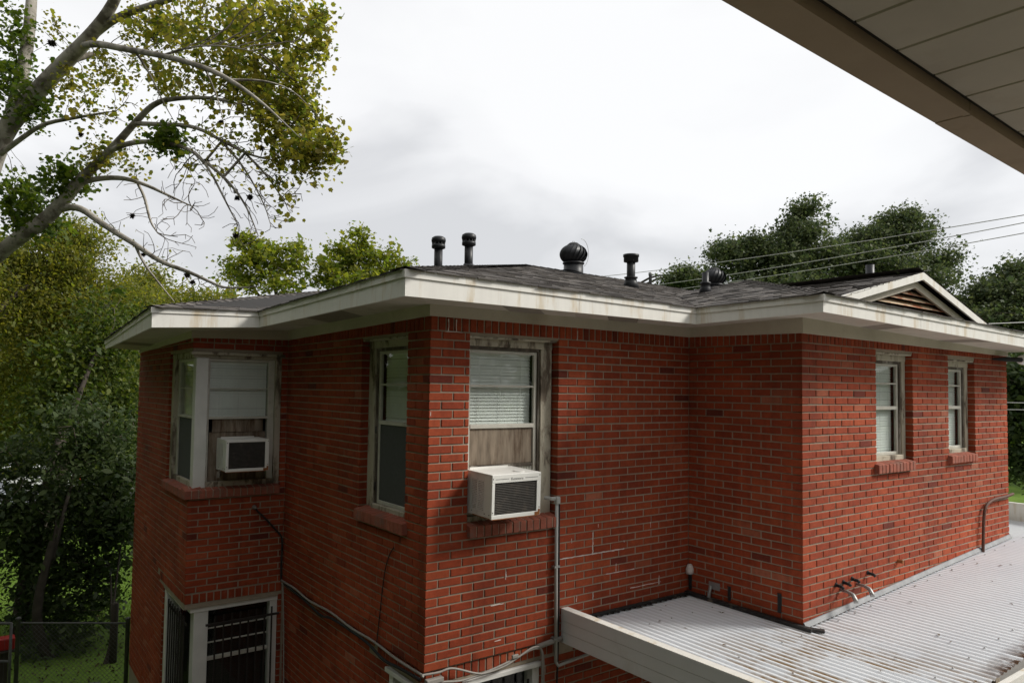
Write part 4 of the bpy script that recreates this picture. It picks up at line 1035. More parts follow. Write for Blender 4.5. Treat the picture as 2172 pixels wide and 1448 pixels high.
p = at(2152, 762, 10.85); px_, py_, pz_ = p
mb = MB(); mb.lathe([(.03, 0), (.055, .02), (.06, .10), (.045, .12), (.06, .14), (.06, .22), (.03, .24)], (7.16, -1.36, .02), 12, (1, 0, 0)); obj('stand_in', mb, simple('gap_white', (.8, .8, .8), .2, .05, 5), ins, True)  # white body added in place of a bright gap beyond the wall
mb = MB(); mb.tube([(6.75, -1.22, .02), (6.95, -1.28, .022), (7.17, -1.36, .02), (7.5, -1.4, .05), (9, -1.2, .3)], [.012, .03, .03, .01, .01], 6); obj('bracket', mb, M['black_matt'], ins, True)
# ------------------------------------------------------------------ trees
def resample(P, step):
    P = [np.array(p[:3], float) for p in P]; out = [P[0]]
    for a, b in zip(P, P[1:]):
        L_ = np.linalg.norm(b-a); n = max(1, int(L_/step))
        for k in range(1, n+1): out.append(a+(b-a)*k/n)
    return out
def smooth(P, it=2):
    P = [np.array(p, float) for p in P]
    for _ in range(it):
        Q = [P[0]]
        for a, b in zip(P, P[1:]): Q += [a*.75+b*.25, a*.25+b*.75]
        P = Q+[P[-1]]
    return P
def grow(limbs, attr, step, kill, reach, g, wander=.25, iters=160, pull=0.):
    """limbs: lists of (point, radius); space colonisation from them towards the attractors"""
    pts, par, rad = [], [], []
    for limb in limbs:
        P = smooth([np.append(p, r) for p, r in limb]); first = True
        Q = []
        for a, b in zip(P, P[1:]):
            n = max(1, int(np.linalg.norm((b-a)[:3])/step))
            for k in range(n): Q.append(a+(b-a)*k/n)
        Q.append(P[-1])
        for q in Q:
            if first:
                if pts:
                    d = np.linalg.norm(np.array(pts)-q[:3], axis=1); par.append(int(d.argmin()))
                else: par.append(-1)
                first = False
            else: par.append(len(pts)-1)
            pts.append(q[:3]); rad.append(q[3])
    nl = len(pts)
    A = np.array(attr); alive = np.ones(len(A), bool)
    near = np.full(len(A), 1e9); idx = np.zeros(len(A), int)
    N0 = np.array(pts)
    for s in range(0, len(A), 400):
        d = np.linalg.norm(A[s:s+400, None]-N0[None], axis=2); idx[s:s+400] = d.argmin(1); near[s:s+400] = d.min(1)
    tips = np.full(len(A), -1)
    for it in range(iters):
        sel = alive & (near < reach)
        if not sel.any(): break
        new = []
        P = np.array(pts)
        for k in np.unique(idx[sel]):
            m = sel & (idx == k); v = A[m]-P[k]; v /= np.linalg.norm(v, axis=1)[:, None]+1e-9
            v = v.sum(0); v = v/(np.linalg.norm(v)+1e-9)+g.normal(0, wander, 3)+np.array((0, 0, -pull))
            if k >= nl and par[k] >= 0: h_ = P[k]-P[par[k]]; v += .55*h_/(np.linalg.norm(h_)+1e-9)
            L_ = np.linalg.norm(v)
            if L_ < 1e-6: continue
            new.append((k, P[k]+v/L_*step))
        base_ = len(pts)
        for k, p in new: pts.append(p); par.append(k); rad.append(0.)
        NP = np.array([p for k, p in new])
        ai = np.where(alive)[0]
        d = np.linalg.norm(A[ai, None]-NP[None], axis=2); m = d.min(1); b = m < near[ai]
        near[ai[b]] = m[b]; idx[ai[b]] = base_+d.argmin(1)[b]
        done = alive & (near < kill); tips[done] = idx[done]; alive &= ~done
    return np.array(pts), np.array(par), np.array(rad), nl, tips
def radii(par, rad, tip, expo=2.3):
    n = len(par); acc = np.zeros(n)
    for i in range(n-1, -1, -1):
        if acc[i] == 0: acc[i] = tip**expo
        r = acc[i]**(1/expo)
        if rad[i] == 0: rad[i] = r
        if par[i] >= 0 and par[i] < i: acc[par[i]] += acc[i]
    return rad
def skeleton_tubes(pts, par, rad, lo, hi, sides):
    """one strip of tube for each run of joints in the range"""
    kids = {}
    for i in range(len(par)):
        if par[i] >= 0: kids.setdefault(par[i], []).append(i)
    mb = MB(); used = set()
    order = range(lo, hi)
    for i in order:
        if i in used: continue
        chain = [i]; used.add(i)
        while True:
            ks = [k for k in kids.get(chain[-1], []) if lo <= k < hi and k not in used]
            if not ks: break
            k = max(ks, key=lambda q: rad[q]); chain.append(k); used.add(k)
        p0 = par[chain[0]]
        P = ([pts[p0]] if p0 >= 0 else [])+[pts[c] for c in chain]
        r = ([min(rad[p0], rad[chain[0]]*1.15)] if p0 >= 0 else [])+[rad[c] for c in chain]
        if len(P) > 1: mb.tube(P, r, sides if r[0] > .03 else (4 if r[0] > .012 else 3), cap=False)
    return mb
LEAF_SHAPES = {
 'lobed': np.array([(0, -.5), (.22, -.40), (.42, -.24), (.36, -.02), (.44, .20), (.20, .26), (.02, .54), (-.20, .26), (-.44, .20), (-.36, -.02), (-.42, -.24), (-.22, -.40)]),
 'oval': np.array([(0, -.5), (.24, -.12), (.2, .2), (0, .5), (-.2, .2), (-.24, -.12)]),
 'tuft': np.array([(0, -.5), (.30, -.22), (.46, .12), (.14, .10), (.05, .52), (-.16, .16), (-.48, .24), (-.26, -.2)]),
}
def leaves(name, C, size, shape, mat, parent, g, droop=.5, var=.35, **props):
    sh = LEAF_SHAPES[shape]; k = len(sh); n = len(C)
    nrm = g.normal(0, 1, (n, 3)); nrm[:, 2] = np.abs(nrm[:, 2])+.35; nrm /= np.linalg.norm(nrm, axis=1)[:, None]
    d = g.normal(0, 1, (n, 3)); d[:, 2] -= droop*1.6
    d -= nrm*(d*nrm).sum(1)[:, None]; d /= np.linalg.norm(d, axis=1)[:, None]+1e-9
    s = np.cross(nrm, d); sz = size*np.exp(g.normal(0, var, n))[:, None, None]
    fold = g.uniform(.1, .5, n)[:, None, None]
    V = np.asarray(C)[:, None] + sz*(s[:, None]*sh[None, :, :1] + d[:, None]*sh[None, :, 1:]) + sz*fold*nrm[:, None]*(np.abs(sh[None, :, :1])-.2)
    me = quads_mesh(name, V.reshape(-1, 3), k)
    return link(name, me, mat, parent, **props)
def blob(g, c, r, n, hollow=.0):
    v = g.normal(0, 1, (n, 3)); v /= np.linalg.norm(v, axis=1)[:, None]
    q = (hollow + (1-hollow)*g.uniform(0, 1, n))**(1/2.2); return np.asarray(c) + v*q[:, None]*np.asarray(r)
def cloud(g, px, py, rx, ry, d, rd, n):
    """attractor points in an ellipsoid seen at (px, py), half sizes in the picture rx, ry at distance d, depth rd metres"""
    v = g.normal(0, 1, (n, 3)); v /= np.linalg.norm(v, axis=1)[:, None]; v *= g.uniform(0, 1, n)[:, None]**(1/2.4)
    return at(px, py, d) + v[:, :1]*RT*(rx*d/F_PX) + v[:, 1:2]*UP*(ry*d/F_PX) + v[:, 2:]*FW*rd

# ---- the big sycamore on the left
g = np.random.default_rng(11)
syc = thing('sycamore_tree', 'large sycamore with pale forked limbs and yellowing leaves filling the upper left', 'tree', None, (-6.4, 9.2, GZ))
D = 13.
def limb(*pr):
    return [(at(x, y, D+dz) if not isinstance(x, np.ndarray) else x, r*.76) for x, y, dz, r in pr]
root = np.array((-6.4, 9.2, GZ-.1))
LIMBS = [
 [(root, .42), (np.array((-6.4, 9.2, -3.5)), .34)] + limb((-130, 900, 0, .30), (-95, 640, 0, .27), (-70, 540, 0, .25), (-40, 420, 0, .235), (0, 290, -.1, .22), (60, 215, -.2, .20), (130, 140, -.4, .18), (190, 80, -.6, .15), (235, 20, -.9, .12), (270, -60, -1.2, .09), (330, -150, -1.5, .05)),
 limb((18, 262, 0, .15), (45, 170, .3, .15), (58, 100, .5, .14), (66, 20, .7, .125), (70, -60, .9, .11), (80, -180, 1.0, .07)),
 limb((165, 105, -.5, .10), (200, 72, -.6, .095), (250, 35, -.9, .085), (320, 12, -1.2, .07), (390, -10, -1.6, .055), (470, -60, -2, .035)),
 limb((172, 98, -.5, .08), (205, 92, -1.1, .072), (262, 104, -2.0, .062), (345, 118, -2.9, .052), (433, 142, -3.7, .043), (490, 170, -4.1, .036), (553, 215, -4.5, .022), (600, 258, -4.7, .013), (636, 292, -4.8, .004)),
 limb((345, 118, -2.9, .03), (400, 100, -3.2, .022), (470, 96, -3.5, .014), (540, 110, -3.8, .005)),
 limb((433, 142, -3.7, .026), (455, 190, -3.7, .018), (470, 240, -3.7, .011), (478, 280, -3.7, .004)),
 limb((490, 170, -4.1, .024), (560, 170, -4.2, .016), (620, 190, -4.3, .009), (660, 230, -4.3, .004)),
 limb((285, 106, -2.2, .03), (320, 160, -2.3, .02), (345, 215, -2.3, .013), (372, 262, -2.3, .005)),
 limb((105, 165, -.3, .10), (150, 128, -.2, .085), (185, 118, .0, .07), (216, 112, .1, .04)),
 limb((-80, 600, 0, .2), (-10, 545, -.3, .17), (45, 500, -.5, .165), (95, 468, -.6, .16), (140, 420, -.7, .14), (165, 388, -.8, .125), (205, 348, -1.0, .10), (245, 308, -1.2, .085), (290, 256, -1.4, .07), (330, 216, -1.7, .055), (380, 208, -2.0, .045), (450, 207, -2.4, .035), (510, 222, -2.8, .022)),
 limb((238, 318, -1.2, .06), (270, 304, -1.4, .055), (320, 299, -1.7, .048), (400, 312, -2.2, .038), (440, 350, -2.6, .032), (480, 430, -3.0, .022), (505, 478, -3.2, .012)),
 limb((435, 342, -2.5, .034), (480, 380, -2.8, .026), (520, 430, -3.0, .018), (548, 500, -3.2, .008)),
 limb((520, 325, -2.7, .024), (565, 370, -2.9, .018), (605, 430, -3.1, .008)),
 limb((470, 300, -2.5, .026), (515, 350, -2.8, .02), (560, 430, -3.0, .012), (575, 480, -3.1, .006)),
 limb((285, 262, -1.4, .05), (340, 264, -1.7, .045), (410, 266, -2.1, .038), (470, 298, -2.5, .03), (530, 330, -2.8, .022), (592, 342, -3.1, .014)),
 limb((165, 392, -.8, .065), (200, 379, -.9, .06), (260, 376, -1.1, .05), (310, 392, -1.3, .038), (358, 415, -1.4, .026), (408, 438, -1.5, .012)),
 limb((290, 385, -1.2, .03), (308, 420, -1.2, .03), (318, 470, -1.3, .024), (335, 495, -1.4, .012)),
 limb((120, 446, -.6, .075), (165, 436, -.8, .075), (210, 470, -1.0, .068), (250, 496, -1.2, .062), (290, 520, -1.4, .056), (340, 556, -1.8, .046), (400, 576, -2.4, .036), (450, 600, -2.8, .026), (480, 612, -3.0, .02), (545, 608, -3.3, .008)),
 limb((285, 516, -1.4, .034), (305, 560, -1.5, .026), (345, 610, -1.6, .018), (370, 640, -1.7, .008)),
 limb((-30, 350, 0, .07), (50, 290, -.3, .055), (92, 262, -.5, .048), (160, 250, -.8, .036), (230, 238, -1.1, .02)),
 limb((180, 86, -.5, .11), (215, 45, -.4, .10), (245, 2, -.2, .085), (262, -70, 0, .06)),
]
A = []; LV = []
def at_cloud(px, py, rx, ry, dz, rd, n, leaf):
    rd *= .6 if leaf else 1.; n = int(n*.62) if 0 < leaf <= 1 else n
    c = cloud(g, px, py, rx, ry, D+dz, rd, n); A.append(c); LV.append(np.full(n, leaf))
for q in [(585, 70, 110, 90, -2.6, 1.2, 210, 1.), (640, 190, 40, 70, -3.0, .9, 80, 1.), (600, 250, 70, 70, -3.0, .9, 130, 1.), (655, 315, 70, 55, -3.2, .8, 100, 1.), (480, 60, 110, 65, -1.8, 1.2, 170, 1.), (500, 150, 80, 50, -2.2, .9, 90, 1.), (550, 200, 60, 50, -2.6, .8, 70, 1.), (680, 60, 26, 55, -3, .6, 36, 1.), (705, 310, 26, 32, -3.3, .5, 24, 1.),
          (350, 70, 80, 60, -1.2, 1., 90, .8), (300, 40, 60, 40, -1., .8, 40, .8), (230, 150, 70, 45, -.8, .9, 50, .7), (330, 150, 60, 30, -1.4, .8, 36, .8), (400, 170, 60, 35, -1.8, .8, 44, .9), (150, 175, 60, 40, -.4, .8, 40, 1.), (65, 225, 60, 50, -.2, .7, 60, 2), (30, 70, 50, 70, .3, .7, 44, 2), (25, 170, 40, 40, 0, .6, 40, 2), (125, 50, 40, 50, -.2, .6, 20, .6),
          (470, 330, 110, 75, -2.6, .9, 420, .05), (545, 400, 80, 90, -2.9, .6, 460, .0), (600, 410, 55, 65, -3.1, .5, 240, .02), (515, 490, 45, 50, -3.1, .4, 120, 0), (400, 420, 60, 60, -1.8, .6, 120, .0), (355, 500, 60, 70, -1.6, .6, 120, .0), (240, 235, 110, 45, -1., .8, 70, .3), (230, 310, 60, 50, -1., .6, 40, .35),
          (357, 298, 42, 28, -1.9, .45, 46, 2), (440, 240, 90, 30, -2.2, .6, 40, .25), (130, 382, 62, 48, -.7, .6, 70, 2), (40, 420, 50, 50, -.2, .6, 70, 2), (210, 330, 40, 40, -1., .4, 26, .9), (580, 370, 60, 40, -3., .5, 50, .25), (280, 345, 50, 30, -1.2, .4, 24, .6), (80, 470, 70, 40, -.4, .6, 50, 2), (270, 440, 50, 60, -1.2, .5, 30, .0), (430, 600, 70, 14, -2.6, .3, 26, 0.),
          (420, -220, 300, 90, .5, 2., 120, 1.), (60, -160, 140, 90, 1, 1.5, 60, 1.)]:
    at_cloud(*q)
A = np.concatenate(A); LV = np.concatenate(LV)
pts, par, rad, nl, tips = grow(LIMBS, A, .11, .13, 3.2, g, .20, 240, .10)
rad = radii(par, rad, .0048, 2.35)
Mi = np.array(syc.location)
def local(mb, o=Mi): mb.v = [tuple(np.array(p)-o) for p in mb.v]; return mb
obj('trunk', local(skeleton_tubes(pts, par, rad, 0, nl, 10)), M['bark_pale'], syc, True)
obj('branches', local(skeleton_tubes(pts, par, rad, nl, len(pts), 5)), M['twig'], syc, True, kind='stuff')
Cl, Cd = [], []
for a, l, t in zip(A, LV, tips):
    p = pts[t] if t >= 0 else None
    if p is None: continue
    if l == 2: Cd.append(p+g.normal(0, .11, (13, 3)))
    else:
        k = g.binomial(15, min(1, l))
        if k: Cl.append(p+g.normal(0, .085, (k, 3))*np.array((1, 1, 1.2))-np.array((0, 0, .04)))
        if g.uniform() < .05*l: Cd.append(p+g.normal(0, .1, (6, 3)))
leaves('crown', np.concatenate(Cl)-Mi, .060, 'lobed', M['leaf_syc'], syc, g, 1.1, .32)
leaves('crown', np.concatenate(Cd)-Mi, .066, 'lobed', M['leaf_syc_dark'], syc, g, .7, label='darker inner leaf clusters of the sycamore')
# unseen leaves added above the picture to shade the left walls
top = blob(g, (-6.2, 5.2, 9.0), (4.4, 4.2, 2.0), 2600)
leaves('crown', top-Mi, .15, 'lobed', M['leaf_syc'], syc, g, .7, label='unseen leaves added above the picture for shade')
for (x, y, dz, r) in ((281, 458, -1.2, .06), (500, 500, -3.1, .055), (530, 418, -2.9, .06), (503, 420, -2.9, .05), (555, 315, -2.9, .05), (583, 292, -2.9, .05), (438, 342, -2.5, .06), (110, 92, -.3, .09), (325, 78, -1.2, .09), (436, 145, -1.9, .09), (480, 155, -2.1, .07), (388, 132, -1.6, .08), (345, 318, -1.9, .06), (172, 285, -.8, .06), (305, 540, -1.4, .05), (397, 583, -2.3, .06), (408, 598, -2.4, .05), (500, 405, -2.8, .045), (470, 260, -2.4, .05)):
    c = at(x, y, D+dz)-Mi; mb = MB()
    for k in range(90):
        v = g.normal(0, 1, 3); v /= np.linalg.norm(v); s_ = np.cross(v, g.normal(0, 1, 3)); s_ /= np.linalg.norm(s_)
        mb.add([c-s_*.45*r, c+s_*.45*r, c+v*r*g.uniform(.6, .95)+g.normal(0, .15*r, 3)], [(0, 1, 2)])
    obj('moss_ball', mb, M['moss'], syc)

# ---- trees made of a trunk, limbs and leaf sprays
def tree(label, base_xy, clouds, mat, size, shape='oval', per=14, spread=.3, bark='bark', seed=1, r0=.2, step=.4, trunk_top=None, group=None, cat='tree', name='tree', droop=.3, lean=None, fork=True, twig_r=.006, leafy=1.):
    """clouds: (px, py, rx, ry, d, depth, n)"""
    g = np.random.default_rng(seed); b = np.array((*base_xy, GZ-.1))
    t = thing(name, label, cat, group, (base_xy[0], base_xy[1], GZ))
    A = [cloud(g, *c) for c in clouds]; cs = [at(c[0], c[1], c[4]) for c in clouds]
    cen = np.mean(cs, 0); low = min(a[:, 2].min() for a in A)
    top = trunk_top if trunk_top is not None else max(GZ+1.2, low*.6+cen[2]*.4)
    m = np.array((b[0]*.5+cen[0]*.5, b[1]*.5+cen[1]*.5, top)) if lean is None else np.array((*lean, top))
    L_ = [[(b, r0), (b*.6+m*.4+np.array((.15, .1, 0))*g.normal(), r0*.8), (m, r0*.6)]]
    for c in cs:
        q = m*.45+c*.55+np.array((0, 0, .12*np.linalg.norm(c-m))); L_.append([(b*.15+m*.85, r0*.42), (q, r0*.28), (c, r0*.12)])
    A = np.concatenate(A)
    pts, par, rad, nl, tips = grow(L_, A, step, step*1.15, 60*step, g, .35, 90)
    rad = radii(par, rad, twig_r, 2.2); o = np.array(t.location)
    mb = skeleton_tubes(pts, par, rad, 0, nl, 8); mb.v = [tuple(np.array(p)-o) for p in mb.v]; obj('trunk', mb, M[bark], t, True)
    mb = skeleton_tubes(pts, par, rad, nl, len(pts), 4); mb.v = [tuple(np.array(p)-o) for p in mb.v]
    if mb.v: obj('branches', mb, M['twig'], t, True, kind='stuff')
    C = np.concatenate([pts[k]+g.normal(0, spread, (g.poisson(per*leafy), 3))*np.array((1, 1, .7)) for k in tips if k >= 0])
    leaves('crown', C-o, size, shape, M[mat], t, g, droop)
    return t
# left side, front to back
tree('slender dark leaved tree with thin trunk in front of the lawn at lower left', (-1.46, 10.5), [(190, 930, 90, 90, 14, 1.2, 130), (130, 1060, 110, 80, 14, 1.2, 130), (200, 1120, 90, 70, 13.8, 1., 90), (60, 1180, 70, 70, 13.8, 1., 70), (170, 1210, 90, 50, 13.6, .9, 70), (240, 1010, 50, 90, 14, .8, 80), (90, 1290, 70, 50, 13.5, .6, 50), (200, 1270, 70, 50, 13.4, .7, 46), (40, 1090, 60, 70, 13.6, .8, 60), (250, 1110, 36, 50, 13.6, .6, 40), (30, 980, 60, 70, 13.6, .8, 50), (130, 1370, 90, 36, 13, .6, 34)], 'leaf_dark', .095, 'oval', 24, .22, seed=3, r0=.10, step=.25, trunk_top=-3.2, name='dark_tree', lean=(-1.5, 10.55))
tree('dense feathery green tree behind the left wall of the house', (-1.9, 11.6), [(190, 800, 100, 110, 17, 1.4, 170), (240, 700, 60, 90, 17.5, 1.2, 110), (110, 880, 80, 80, 16.5, 1.2, 100), (250, 880, 50, 90, 17, 1., 90)], 'leaf_green', .095, 'oval', 40, .30, seed=4, r0=.16, step=.32, name='dark_tree')
tree('fine leaved yellow green tree hanging under the big sycamore limb', (-5.2, 14.6), [(150, 560, 80, 80, 19, 1.5, 150), (80, 640, 90, 100, 18.5, 1.5, 170), (190, 680, 90, 90, 19, 1.5, 160), (40, 780, 70, 90, 18, 1.4, 120), (270, 650, 60, 70, 20, 1.2, 100), (150, 500, 45, 40, 19, 1., 50), (30, 560, 50, 50, 18.5, 1., 60), (20, 920, 50, 80, 18, 1.2, 70), (-120, 620, 90, 130, 16, 2, 130), (-300, 560, 140, 170, 14, 2.2, 170), (-560, 480, 200, 220, 12, 2.2, 190), (-300, 860, 140, 140, 14, 2, 120), (-560, 820, 160, 160, 12, 2, 120)], 'leaf_yellow', .080, 'oval', 62, .3, seed=5, r0=.24, step=.36, name='yellow_green_tree', droop=1.)  # clouds left of the view are added to darken the left walls
tree('round green tree between the yellow green tree and the roof edge', (-1.0, 22), [(290, 660, 80, 70, 24, 2, 120), (380, 650, 70, 40, 25, 2, 90), (270, 760, 60, 80, 24, 2, 110), (450, 645, 40, 22, 26, 1.5, 40), (300, 590, 50, 30, 24.5, 1.2, 40)], 'leaf_yellow', .105, 'oval', 54, .36, seed=6, r0=.25, step=.5, name='round_tree')
tree('tall green tree at the left edge beyond the lawn', (-7.5, 22), [(40, 620, 90, 120, 26, 2.2, 160), (40, 820, 90, 110, 26, 2.2, 150), (130, 720, 70, 110, 26, 2, 130), (-40, 720, 60, 160, 26, 2, 100), (110, 930, 80, 70, 26, 2, 90)], 'leaf_green', .17, 'oval', 34, .42, seed=7, r0=.3, step=.55, name='green_tree')
tree('row end tree filling the gap beside the house wall above the street', (2.5, 30), [(250, 850, 60, 120, 33, 2, 110), (200, 960, 90, 50, 33, 2, 70), (260, 960, 40, 60, 33, 2, 50), (90, 800, 120, 130, 36, 2.5, 150), (250, 700, 80, 80, 34, 2, 90), (10, 930, 90, 70, 36, 2, 80)], 'leaf_green', .28, 'oval', 20, .5, seed=8, r0=.3, step=.7, name='green_tree')
tree('small many stemmed tree with curved bare stems by the house corner', (-.75, 9.6), [(262, 1130, 26, 30, 14.2, .5, 26), (230, 1190, 30, 40, 14, .5, 22), (275, 1080, 15, 40, 14.2, .4, 18)], 'leaf_dark', .11, 'oval', 8, .16, seed=9, r0=.055, step=.2, trunk_top=-4.4, name='small_tree', lean=(-.62, 9.8))
# beyond the roof
tree('open crowned green tree behind the roof, left one of the pair', (13.5, 38), [(560, 545, 70, 42, 45, 2.2, 120), (510, 585, 45, 40, 45, 1.8, 60), (620, 540, 36, 40, 45, 1.8, 56), (600, 600, 60, 30, 44, 1.8, 60), (540, 520, 40, 22, 45, 1.5, 36)], 'leaf_mid', .22, 'tuft', 17, .34, seed=20, r0=.34, step=.7, trunk_top=2.2, group='trees behind the roof', name='open_tree', twig_r=.016, leafy=.9)
tree('open crowned green tree behind the roof, right one of the pair', (20, 40), [(740, 545, 66, 46, 47, 2.2, 130), (820, 560, 52, 36, 47, 2, 80), (700, 590, 50, 36, 46, 1.8, 70), (770, 520, 50, 24, 47, 1.6, 46), (760, 590, 70, 26, 46, 1.8, 60)], 'leaf_mid', .22, 'tuft', 17, .34, seed=21, r0=.34, step=.7, trunk_top=2.2, group='trees behind the roof', name='open_tree', twig_r=.016, leafy=.9)
tree('dark live oak with a spiky top behind the right roof', (26, 21), [(1690, 500, 46, 46, 30, 1.8, 150), (1700, 445, 22, 26, 30, 1., 36), (1640, 555, 70, 44, 30, 2, 160), (1555, 555, 44, 44, 30, 1.6, 90), (1590, 520, 40, 22, 30, 1.2, 50), (1530, 530, 14, 30, 30, .8, 22), (1750, 550, 50, 50, 30, 2, 100), (1650, 610, 130, 34, 29, 2, 120)], 'leaf_oak', .105, 'tuft', 50, .30, seed=22, r0=.36, step=.45, trunk_top=-1.5, name='oak_tree', droop=-.3)
tree('dark live oak with a broad rounded crown right of the spiky oak', (30, 15.5), [(1830, 520, 60, 44, 31, 2, 130), (1920, 500, 66, 46, 31, 2, 160), (1905, 470, 36, 24, 31, 1.4, 44), (1980, 560, 40, 40, 31, 1.6, 80), (1880, 580, 110, 46, 30, 2.2, 190), (1820, 570, 60, 50, 30, 2, 90), (1960, 620, 60, 40, 30, 2, 80)], 'leaf_oak', .105, 'tuft', 50, .30, seed=23, r0=.36, step=.45, trunk_top=-1.5, name='oak_tree', droop=-.3)
tree('small dark oak left of the spiky oak behind the roof', (22, 26), [(1446, 588, 28, 20, 33, 1.4, 60), (1476, 594, 22, 20, 33, 1.2, 40), (1424, 602, 18, 12, 33, 1., 20)], 'leaf_oak', .11, 'tuft', 44, .30, seed=24, r0=.2, step=.45, name='oak_tree', droop=-.3)
tree('dark oak at the right edge behind the gable', (27, 9.5), [(2090, 640, 60, 44, 26, 2, 120), (2150, 620, 50, 44, 26, 2, 110), (2060, 690, 70, 40, 25.5, 2, 90), (2160, 700, 60, 60, 25.5, 2, 110), (2150, 575, 30, 20, 26, 1., 24), (2220, 660, 60, 80, 26, 2, 90)], 'leaf_oak', .105, 'tuft', 48, .30, seed=25, r0=.3, step=.42, name='oak_tree', droop=-.3)
tree('dark leafy mass of a low oak beyond the far end of the sunlit wall', (22, 7.0), [(2160, 800, 40, 70, 22, 1.6, 110), (2200, 900, 60, 80, 22, 1.6, 110), (2150, 900, 26, 80, 22, 1.4, 90), (2165, 980, 30, 40, 22, 1.2, 50), (2230, 780, 50, 90, 22, 1.6, 70)], 'leaf_dark', .15, 'oval', 26, .26, seed=26, r0=.2, step=.36, name='oak_tree')

# ---- wood closing the view all round, added to cut the low skylight
g = np.random.default_rng(41)
C = []
for k in range(150):
    a = 2*math.pi*k/150+g.uniform(-.02, .02); rr = 44+g.uniform(-3, 5)
    cx, cy = 1.5+rr*math.cos(a), 3+rr*math.sin(a)
    if math.radians(28) < a < math.radians(75): continue
    hh = g.uniform(7.5, 11.5)
    C.append(blob(g, (cx, cy, GZ+hh*.5), (2.6, 2.6, hh*.5), 230))
for k in range(26):  # unseen tall row added close by to darken the left walls
    y = -14+1.25*k; x = -10.5+g.uniform(-1.2, 1.2)
    if y > 11: x -= (y-11)*.35
    hh = g.uniform(13, 17)
    C.append(blob(g, (x, y, GZ+hh*.52), (1.7, 1.7, hh*.5), 560))
C = np.concatenate(C)
leaves('added_treeline', C, .75, 'tuft', M['leaf_green'], None, g, .2, kind='stuff')

# ---- grass standing in the lawn where the trees leave it open
g = np.random.default_rng(31); n = 60000
xy = np.stack([g.uniform(-7, 4, n), g.uniform(11.6, 30, n)], 1); hgt = g.uniform(.04, .12, n); a = g.uniform(0, 6.283, n); w = .008
V = np.zeros((n, 3, 3)); dx, dy = np.cos(a)*w, np.sin(a)*w
V[:, 0] = np.stack([xy[:, 0]-dx, xy[:, 1]-dy, np.full(n, GZ)], 1); V[:, 1] = np.stack([xy[:, 0]+dx, xy[:, 1]+dy, np.full(n, GZ)], 1)
V[:, 2] = np.stack([xy[:, 0]+g.normal(0, .03, n), xy[:, 1]+g.normal(0, .03, n), GZ+hgt], 1)
link('grass', quads_mesh('grass', V.reshape(-1, 3), 3), leaf_mat('grass_blade', [(.07, .115, .018), (.115, .185, .028), (.16, .24, .04)], .35), None, kind='stuff')

n = 9000
xy = np.stack([g.uniform(-9, 0, n), g.uniform(3, 13.5, n)], 1); C = np.stack([xy[:, 0], xy[:, 1], GZ+g.uniform(.008, .03, n)], 1)
leaves('leaf_litter', C, .042, 'oval', leaf_mat('fallen_leaf', [(.03, .022, .012), (.06, .042, .02), (.10, .07, .03), (.04, .05, .015)], .1), None, g, 0, kind='stuff')
# ------------------------------------------------------------------ cars in the street
def car_(label, loc, rz, paint, seed=0):
    t = thing('parked_car', label, 'car', 'cars parked beyond the lawn', loc); t.rotation_euler = (0, 0, rz)
    prof = [(-2.2, .45), (-2.24, .62), (-2.18, .86), (-1.75, .93), (-1.45, .97), (-.85, 1.40), (-.3, 1.46), (.35, 1.42), (1.0, 1.0), (1.75, .88), (2.12, .76), (2.22, .55), (2.18, .36), (-2.15, .36)]
    def loft(pr, w0, w1, zt):
        mb = MB(); nP = len(pr); L_ = [(-w0, 0), (-w0, 1), (w0, 1), (w0, 0)]
        for s in (-1, 1):
            for inset in (0, 1):
                for x, z in pr:
                    k = max(0, (z-.95)/.5); y = s*(w0-(w0-w1)*k) if not inset else s*(w0-(w0-w1)*k-.05)
                    mb.v.append((x*(1 if not inset else .985), y, z+(.0 if not inset else .02)))
        def ring(a): return [a*nP+i for i in range(nP)]
        r0_, r1_, r2_, r3_ = ring(0), ring(1), ring(2), ring(3)
        for i in range(nP):
            j = (i+1) % nP
            mb.f += [(r0_[i], r0_[j], r1_[j], r1_[i]), (r2_[j], r2_[i], r3_[i], r3_[j]), (r1_[i], r1_[j], r3_[j], r3_[i])]
        mb.f += [tuple(r0_), tuple(reversed(r2_))]
        return mb
    b = obj('body', loft(prof, .88, .66, 1.4), paint, t, False); bevel(b, .03, 2)
    for s in (-1, 1):
        mb = MB(); mb.add([(-1.30, s*.885, .99), (-.82, s*.715, 1.34), (.30, s*.705, 1.36), (.88, s*.885, 1.0)], [(0, 1, 2, 3)]); obj('window', mb, M['glass_dark'], t)
    mb = MB(); mb.add([(-1.52, -.72, 1.0), (-1.52, .72, 1.0), (-.95, .60, 1.385), (-.95, -.60, 1.385)], [(0, 1, 2, 3)]); obj('rear_window', mb, M['glass_dark'], t)
    mb = MB(); mb.add([(1.08, -.72, 1.0), (1.08, .72, 1.0), (.42, .60, 1.405), (.42, -.60, 1.405)], [(0, 1, 2, 3)]); obj('windscreen', mb, M['glass_dark'], t)
    for x in (-1.35, 1.38):
        for s in (-1, 1):
            mb = MB(); mb.lathe([(.2, -.09), (.31, -.10), (.325, -.06), (.325, .06), (.31, .10), (.2, .09)], (x, s*.82, .32), 20, (0, 1, 0)); w_ = obj('wheel', mb, M['black_matt'], t, True)
            mb = MB(); mb.lathe([(.19, -.105), (.19, .105)], (x, s*.82, .32), 12, (0, 1, 0)); obj('rim', mb, M['galv'], w_)
    for s in (-1, 1):
        mb = MB(); mb.box(-2.26, -2.10, s*.62-.2, s*.62+.2, .66, .82); o = obj('tail_light', mb, M['tail'], t); bevel(o, .02, 2)
        mb = MB(); mb.box(2.05, 2.22, s*.62-.18, s*.62+.18, .58, .70); o = obj('headlight', mb, M['white_frame'], t); bevel(o, .02, 2)
    return t
